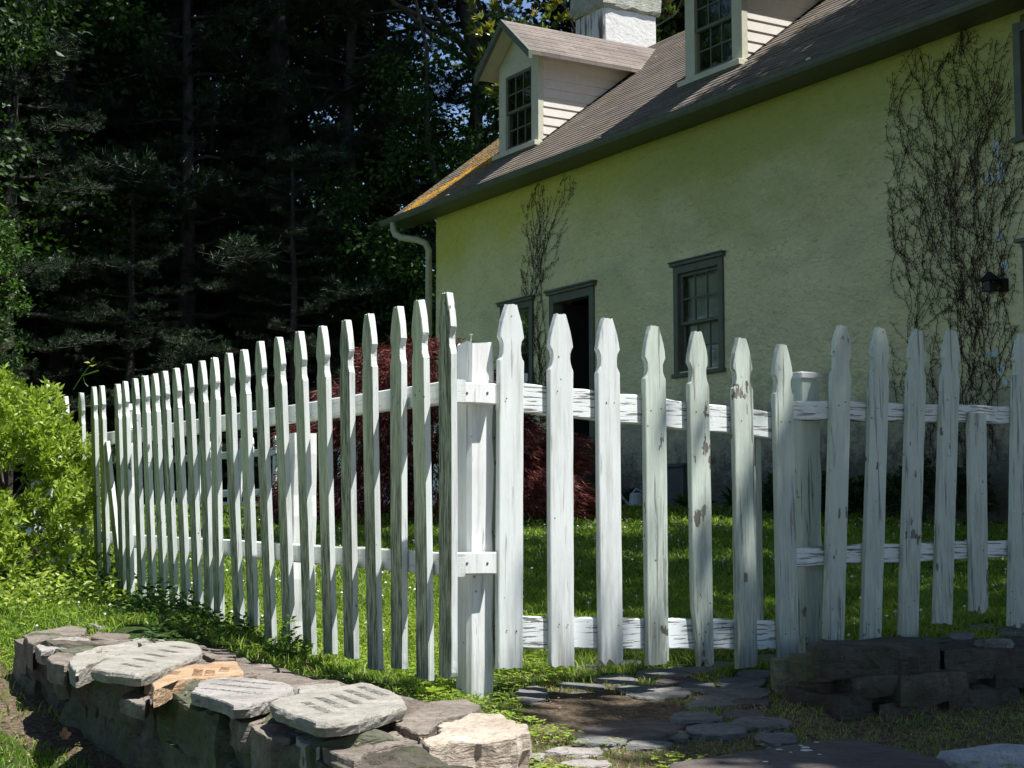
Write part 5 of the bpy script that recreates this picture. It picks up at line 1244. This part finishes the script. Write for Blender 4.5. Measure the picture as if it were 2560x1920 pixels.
put_tree('pine_tree', PB, gp(-3.6, 33.2), 5.3, .82, 'dense dark pine just left of the gable end of the house', 'tree', woods)
put_tree('pine_tree', PA, gp(-6.6, 32.6), 2.9, .72, 'dense dark pine left of the forked trunk', 'tree', woods)
put_tree('pine_tree', PB, gp(-9.4, 29.4), .9, .7, 'dark pine above the far end of the long fence', 'tree', woods)
DA = broadleaf_meshes('oak', 17, 5.5, 3.0, 620, 70, .17, MT['leaf_dark'], 3); DB = broadleaf_meshes('beech', 14, 4.6, 1.0, 560, 70, .15, MT['leaf_mid'], 4)
for i, (x, y, k, sc, lb) in enumerate(((-11.5, 33, 'B', 1.0, 'bright green broadleaf tree at the upper left edge'), (-13, 27, 'A', .9, 'dark broadleaf tree at the left edge behind the azalea'), (-8.5, 40, 'A', 1.1, 'dark broadleaf tree behind the pines at left'), (-7.0, 43, 'A', 1.0, 'dark broadleaf tree behind the forked pine'), (4.5, 40, 'A', .95, 'dark broadleaf tree behind the chimney end of the roof'), (-.6, 33, 'B', .75, 'light green broadleaf tree peeking over the gable end of the roof'), (6, 38, 'A', 1.0, 'dark broadleaf tree behind the house roof'), (-17, 38, 'A', 1.1, 'dark broadleaf tree beyond the left edge'), (-16, 46, 'B', 1.2, 'fresh green broadleaf tree deep in the woods at left'), (-10.2, 26.5, 'B', .45, 'small green understorey tree left of the pines'), (11, 36, 'A', 1.0, 'dark broadleaf tree hidden behind the right roof'))):
    put_tree('broadleaf_tree', DA if k == 'A' else DB, gp(x, y), i*1.3, sc, lb, 'tree', woods)
DT = broadleaf_meshes('added_tall_oak', 25, 6.8, 12.6, 900, 60, .22, MT['leaf_dark'], 7, tr=.62)
for i, (x, y, sc, lb) in enumerate(((-8.0, 37.5, 1.05, 'added tall oak rising between the pines'), (-1.2, 34.0, .95, 'added tall oak behind the left end of the house'), (-10.5, 40, 1.1, 'added tall oak deep behind the pines'), (-18, 32, 1.05, 'added tall oak beyond the left edge'), (7.5, 33, 1.0, 'added tall oak behind the house'))):
    put_tree('oak', DT, gp(x, y), i*1.7, sc, lb, 'tree', 'tall oaks added to shade the woods')  # added so that crowns above the view keep sun off the woods
for i, (x, y, k, sc, lb) in enumerate(((-9.5, 3, 'T', .9, 'added tall oak left of the viewer'), (-7, -7, 'T', .9, 'added tall oak behind the viewer to the left'), (2, -11, 'T', .95, 'added tall oak straight behind the viewer'), (11, -14, 'A', 1.1, 'added oak behind the viewer to the right'), (20, -8, 'A', 1.1, 'added oak right of the viewer'), (-8, -16, 'A', 1.2, 'added big oak far behind the viewer'))):
    put_tree('oak', DA if k == 'A' else DT, gp(x, y), i*1.1+.4, sc, lb, 'tree', 'unseen oaks added around the garden to block sky light')  # added out of view to cut the sky light on the fences
# dense far woods that read as one mass
cc = []; random.seed(9)
for i in range(2300):
    a = random.uniform(-1.15, .5); d = random.uniform(44, 60); hh = 14 if not -.13 < a < -.02 else 7; cc.append((d*math.sin(a), d*math.cos(a), 1+random.random()**.8*hh))
for i in range(1100): cc.append((random.uniform(-30, -1.6), random.uniform(36, 44), .9+random.random()**1.4*6))
cc = np.array(cc); P_, D_ = clump_pts(cc, np.full(len(cc), 1.25), 60); D_[:, 2] -= .2; V, F = leaves(P_, norm(D_), .28, .19)
o = link('far_woods', np_mesh('far_woods', V, F, MT['leaf_dark'], {'rnd': np.repeat(rng.random(len(P_)), 5)})); tag(o, 'dark mass of woods far behind the lawn', 'woods', None, 'stuff')
# magnolia behind the chimney
mg = Vector((1.75, 29.6, .95)); e = empty('magnolia_tree', tuple(mg), 'magnolia with big yellow green leaves showing on both sides of the chimney', 'tree'); st = MB(); cc = []; random.seed(2)
HI = HM.to_3x3().inverted()
for i in range(40):
    a = random.uniform(0, 6.283); z = random.uniform(7., 11.3); L = random.uniform(1, 2.7)*(1.3-(z-6)/9); lp = limb(st, (0, 0, z-2), (L*math.cos(a), L*math.sin(a), z), .05, .012, 5, 5, .06)
    for k in range(6): cc.append(lp[5]+Vector((random.gauss(0, .3), random.gauss(0, .3), random.gauss(0, .3))))
limb(st, (0, 0, -.3), (0, 0, 10.5), .16, .03, 9, 6, .02)
for i in range(330):
    v = Vector((random.gauss(0, 1), random.gauss(0, 1), random.gauss(0, 1))).normalized(); cc.append(Vector((v.x*2.5, v.y*2.5, 9.3+v.z*2.7)))
st.build('trunk', MT['bark2'], e, local=True)
cc = np.array([tuple(v) for v in cc]); per = 12; d0 = norm(cc-np.array([0, 0, 8.5])+np.array([0, 0, .8])); c2 = np.repeat(cc, per, 0); a_ = rand_unit(len(c2)); d2 = norm(np.repeat(d0, per, 0)*.75+a_*.8+np.array([0, 0, .25])); V, F = leaves(c2, d2, rng.uniform(.13, .22, len(c2)), .075, .1); link('crown', np_mesh('crown', V, F, MT['leaf_mag'], {'rnd': np.repeat(np.repeat(rng.random(len(cc))*.5, per)+rng.random(len(c2))*.5, 5)}), e, local=True)

# ------------------------------------------------------------------ shade trees standing right of the photo; their crowns throw the dappled shade
def shade_tree(cells, label, base, seed, per=46, leaf=.12):
    """cells: (x, y, z) ground points to be shaded and a height; the crown clump sits up-sun of each"""
    random.seed(seed); cc = np.array([(x+SUN_H[0]*(h-z)/TANE, y+SUN_H[1]*(h-z)/TANE, h) for x, y, z, h in cells])
    e = empty('shade_tree', base, label, 'tree'); st = MB(); b = np.array(base); top = cc.mean(0)-b
    limb(st, (0, 0, -.3), (top[0]*.3, top[1]*.3, top[2]*.8), .28, .16, 10, 8, .02)
    for i in range(0, len(cc), max(1, len(cc)//70)): q = cc[i]-b; limb(st, (top[0]*.3, top[1]*.3, top[2]*random.uniform(.5, .8)), tuple(q), .07, .012, 5, 6, .05)
    st.build('trunk', MT['bark2'], e, local=True)
    P_, D_ = clump_pts(cc-b, rng.uniform(.28, .46, len(cc)), per, .6); V, F = leaves(P_, norm(D_), leaf*rng.uniform(.7, 1.3, len(P_)), leaf*.65); link('crown', np_mesh('crown', V, F, MT['leaf_mid'], {'rnd': np.repeat(rng.random(len(P_)), 5)}), e, local=True)
cells = []; r_ = random.Random(6)
def shade_p(x, y):
    """how much of the ground at x,y lies in tree shade"""
    if y < 3.75: return 0
    edge = .16+.05*math.sin(y*3)
    if y < 4.62: return .85 if x > .55+.25*math.sin(y*5) else 0
    if 4.95 < y < 5.95: return 1. if x > .85 else (.38 if x > .2 else 0)
    if y < 9: 
        e2 = edge+(.0 if y < 5.6 else -.10*(y-5.6))
        if x > e2+.45: return 1.
        return (.8 if x > e2 else 0)
    band = mn.noise(Vector((x*.35, y*.95, 4)))
    e3 = -.25+.05*(y-9)
    if y < 13.4: return (1. if band < .22 else .1) if x > e3 else (.75 if band < -.18 else 0)
    if y < 15.6: return (.85 if band < -.12 else .05) if x > -1 else (.5 if band < -.2 else 0)
    return .9 if x > -.2 else .35
for _ in range(9000):
    x, y = r_.uniform(-3.5, 7.5), r_.uniform(3.7, 19)
    if r_.random() > shade_p(x, y): continue
    if x > 5.5 and y > 10: continue
    h = r_.uniform(6.8, 8.6)+max(0, y-12)*.38
    # keep clear of the wanted sunlit pieces by the clump radius
    if min(shade_p(x-.25, y), shade_p(x, y-.2)) == 0 and r_.random() < .8: continue
    cells.append((x, y, float(gz(x, y)), h))
    if len(cells) > 2600: break
for _ in range(520):
    x, y = r_.uniform(.22, 2.4), r_.uniform(4.0, 5.9)
    if (y > 4.9 and x < .95) or (y < 4.66 and x < .65): continue
    cells.append((x, y, float(gz(x, y)), r_.uniform(6.8, 8.4)))
shade_tree(cells, 'tall leafy tree right of the photo whose crown shades the gate, path and lawn', (8.6, 5.0, 0), 3)
# second crown shades the right part of the roof
cells = []
for _ in range(420):
    s_ = r_.uniform(8.6, 16); y_ = r_.uniform(-.4, 3.2)
    if mn.noise(Vector((s_*.9, y_*1.6, 0))) > .28 and s_ < 12: continue
    v = HM @ Vector((s_, y_, EZ+(y_-EY)*PT)); cells.append((v.x, v.y, v.z, v.z+r_.uniform(4, 7)))
shade_tree(cells, 'tree behind the house whose crown shades the right end of the roof', tuple(HM @ Vector((14, 10.5, 0))), 4, leaf=.16, per=40)

# ------------------------------------------------------------------ grass
def inside(P, poly):
    x, y = P[:, 0], P[:, 1]; r = np.zeros(len(P), bool); n = len(poly)
    for i in range(n):
        x0, y0 = poly[i]; x1, y1 = poly[(i+1) % n]; c = ((y0 > y) != (y1 > y)) & (x < (x1-x0)*(y-y0)/(y1-y0+1e-12)+x0); r ^= c
    return r
def blades(n, xr, yr, hgt, wdt, dens, shift=0.):
    P = np.stack([rng.uniform(*xr, n), rng.uniform(*yr, n)], 1)
    # only where the camera could plausibly look (wide margin)
    P = P[np.abs(P[:, 0]) < .40*P[:, 1]+.9]
    hx = (P[:, 0]-HK[0])*HU[0]+(P[:, 1]-HK[1])*HU[1]; hy = (P[:, 0]-HK[0])*HY[0]+(P[:, 1]-HK[1])*HY[1]
    t = (P[:, 0]-WO[0])*LU[0]+(P[:, 1]-WO[1])*LU[1]; d = (P[:, 0]-WO[0])*LW[0]+(P[:, 1]-WO[1])*LW[1]
    qx, qy = P[:, 0]-QO[0], P[:, 1]-QO[1]; det = RU[0]*.98-RU[1]*.20; qt = (qx*.98-qy*.20)/det; qd = (RU[0]*qy-RU[1]*qx)/det
    ok = ~((hx > 0) & (hy > -.05)) & ~((t > -.1) & (t < 3.85) & (d > -.02) & (d < .60)) & ~((qt > 0) & (qt < 2.4) & (qd > 0) & (qd < .58))
    nz_ = np.array([mn.noise(Vector((a*1.3, b*1.3, 1))) for a, b in P]); n2 = np.array([mn.noise(Vector((a*5, b*5, 1))) for a, b in P])
    pth = (P[:, 1] < 5.75) & (P[:, 0] > -.1); soil_ = (d < -.0) & (d > -np.interp(t, [1, 2.2, 2.8, 3.8, 5], [.05, .12, .28, .48, .4])*(1+.5*nz_)) & (t < 5)
    keep = rng.random(len(P)) < np.where(pth, .80+.5*n2, np.where(soil_, .05+.12*(n2 > .2), 1.0)); ok &= keep
    P, d, t, nz_, n2, pth, soil_ = (q[ok] for q in (P, d, t, nz_, n2, pth, soil_))
    for f_ in FLAGS:
        k = ~inside(P, f_[:, :2]); P, d, t, nz_, n2, pth, soil_ = (q[k] for q in (P, d, t, nz_, n2, pth, soil_))
    z = gz(P[:, 0], P[:, 1]); n = len(P)
    z = z+np.array([mn.noise(Vector((a*2.3, b*2.3, 0)))*.012+mn.noise(Vector((a*9, b*9, 3)))*.006 for a, b in P])
    h = hgt*rng.uniform(.45, 1.15, n)*np.where(pth, .6, 1)*(1+.35*nz_)
    far = np.clip((P[:, 1]-6)/10, 0, 1)
    c = np.stack([P[:, 0], P[:, 1], z-.003], 1); lean = rng.normal(size=(n, 3))*.38; lean[:, 2] = 1; dr_ = norm(lean)
    side = norm(np.cross(dr_, rand_unit(n))); w_ = (wdt*rng.uniform(.7, 1.3, n)*(1+far*.9))[:, None]; hh = h[:, None]
    m = c+dr_*hh*.55; tip = c+dr_*hh*.95+np.stack([lean[:, 0], lean[:, 1], -.2*np.ones(n)], 1)*hh*.45
    V = np.stack([c-side*w_*.5, c+side*w_*.5, m-side*w_*.4, m+side*w_*.4, tip], 1).reshape(-1, 3); b = (np.arange(n)*5)[:, None]
    tone = .42+.16*nz_+.12*n2+rng.normal(size=n)*.13+shift
    tone = np.where(rng.random(n) < np.where(pth, .35, .06), rng.uniform(.78, 1, n), tone); lft = (P[:, 0] < -1.2) & (d > -.9) & (P[:, 1] < 9.5)
    tone = tone+np.where((d > .5) & (P[:, 1] < 7), .06, 0)
    return V, b+np.array([0, 1, 3, 2]), b+np.array([2, 3, 4]), np.clip(tone, 0, 1)
Vs, Qs, Ts, As = [], [], [], []; off = 0
for args in ((90000, (-2.6, 2.6), (2.9, 5.9), .042, .0030, 1, .0), (85000, (-3.4, 2.9), (5.5, 9.2), .058, .0040, 1, .06), (190000, (-7, 7.5), (6.4, 14), .050, .0060, 1, .02), (90000, (-12, 9), (13, 27), .06, .011, 1, .02)):
    V, q, t_, a = blades(*args); Vs.append(V); Qs.append(q+off); Ts.append(t_+off); As.append(np.repeat(a, 5)); off += len(V)
o = link('grass', np_mesh('grass', np.concatenate(Vs), [np.concatenate(Qs), np.concatenate(Ts)], MT['grass'], {'rnd': np.concatenate(As)})); tag(o, 'short lawn grass with dry blades and thin patches on the path', 'grass', None, 'stuff')
# broad low clover leaves in the near left grass
def clover_leaves(n, xr, yr, dmax):
    P = np.stack([rng.uniform(*xr, n), rng.uniform(*yr, n)], 1); d = (P[:, 0]-WO[0])*LW[0]+(P[:, 1]-WO[1])*LW[1]; t = (P[:, 0]-WO[0])*LU[0]+(P[:, 1]-WO[1])*LU[1]
    nz_ = np.array([mn.noise(Vector((a*3, b*3, 6))) for a, b in P]); ok = (((d < -.60) | (d > .66) | (t > 4.0)) & (nz_ > -.15)) if dmax is None else nz_ > 0; P = P[ok]
    for f_ in FLAGS: P = P[~inside(P, f_[:, :2])]
    c = np.stack([P[:, 0], P[:, 1], gz(P[:, 0], P[:, 1])+rng.uniform(.008, .035, len(P))], 1); c2 = np.repeat(c, 3, 0); a = np.tile([0, 2.09, 4.18], len(P))+np.repeat(rng.uniform(0, 6, len(P)), 3)
    dr_ = norm(np.stack([np.cos(a), np.sin(a), rng.uniform(-.1, .5, len(a))], 1)); return leaves(c2, dr_, rng.uniform(.010, .018, len(a)), .011, .1, np.array([[0, 0, 1.]]))+(len(a),)
V1, F1, n1 = clover_leaves(15000, (-2.8, .2), (2.9, 7.6), None); V2, F2, n2_ = clover_leaves(2500, (.05, 1.6), (3.6, 4.4), 1)
o = link('clover_leaves', np_mesh('clover_leaves', np.concatenate([V1, V2]), np.concatenate([F1, F2+len(V1)]), MT['leaf_az'], {'rnd': np.repeat(rng.uniform(.2, .75, n1+n2_), 5)})); tag(o, 'low clover leaves mixed into the near grass', 'clover', None, 'stuff')
mb = MB()
for _ in range(420):
    x, y = random.uniform(-2.5, 4), random.uniform(6, 14.5)
    if abs(x) > .34*y: continue
    z = float(gz(x, y))+random.uniform(.035, .06); r0 = random.uniform(.006, .010)
    mb.tube([(x, y, z-.05), (x, y, z)], .0008, 3, False); mb.add([(x-r0, y, z), (x, y-r0, z), (x+r0, y, z), (x, y+r0, z), (x, y, z+r0), (x, y, z-r0*.6)], [(0, 1, 4), (1, 2, 4), (2, 3, 4), (3, 0, 4), (1, 0, 5), (2, 1, 5), (3, 2, 5), (0, 3, 5)])
o = mb.build('clover_flowers', MT['clover']); tag(o, 'tiny white clover heads dotted over the lawn', 'clover', None, 'stuff')
# leaf litter on the bare soil below the wall
n = 2600; t = rng.uniform(-.6, 5, n); d = rng.uniform(-.75, -.02, n); P = WO[None, :]+LU*t[:, None]+LW*d[:, None]; c = np.stack([P[:, 0], P[:, 1], gz(P[:, 0], P[:, 1])+.006], 1)
a = rng.uniform(0, 6.283, n); V, F = leaves(c, norm(np.stack([np.cos(a), np.sin(a), rng.uniform(-.1, .3, n)], 1)), rng.uniform(.008, .030, n), rng.uniform(.005, .014, n), .1, np.array([[0, 0, 1.]]))
Nn = NT('litter'); ml = Nn.done(Nn.ramp(Nn.attr('rnd'), [(0, (.06, .035, .02)), (.5, (.24, .15, .09)), (1, (.45, .33, .22))]), .9)
n2 = 1500; t = rng.uniform(.3, 3.7, n2); d = rng.uniform(.02, .62, n2); P = WO[None, :]+LU*t[:, None]+LW*d[:, None]; c = np.stack([P[:, 0], P[:, 1], .082+.010*t+.016+0*d], 1)
c3 = np.stack([rng.uniform(-.05, 2.2, n2), rng.uniform(4.0, 6.1, n2), np.zeros(n2)], 1); c3[:, 2] = gz(c3[:, 0], c3[:, 1])+.012; c = np.concatenate([c[:700], c3]); n3 = len(c); a = rng.uniform(0, 6.283, n3)
V2, F2 = leaves(c, norm(np.stack([np.cos(a), np.sin(a), rng.uniform(-.1, .2, n3)], 1)), rng.uniform(.006, .022, n3), rng.uniform(.003, .008, n3), .1, np.array([[0, 0, 1.]]))
F = np.concatenate([F, F2+len(V)]); V = np.concatenate([V, V2]); n += n3
o = link('leaf_litter', np_mesh('leaf_litter', V, F, ml, {'rnd': np.repeat(rng.random(n), 5)})); tag(o, 'dry leaf and twig litter on the bare soil below the stone wall', 'litter', None, 'stuff')
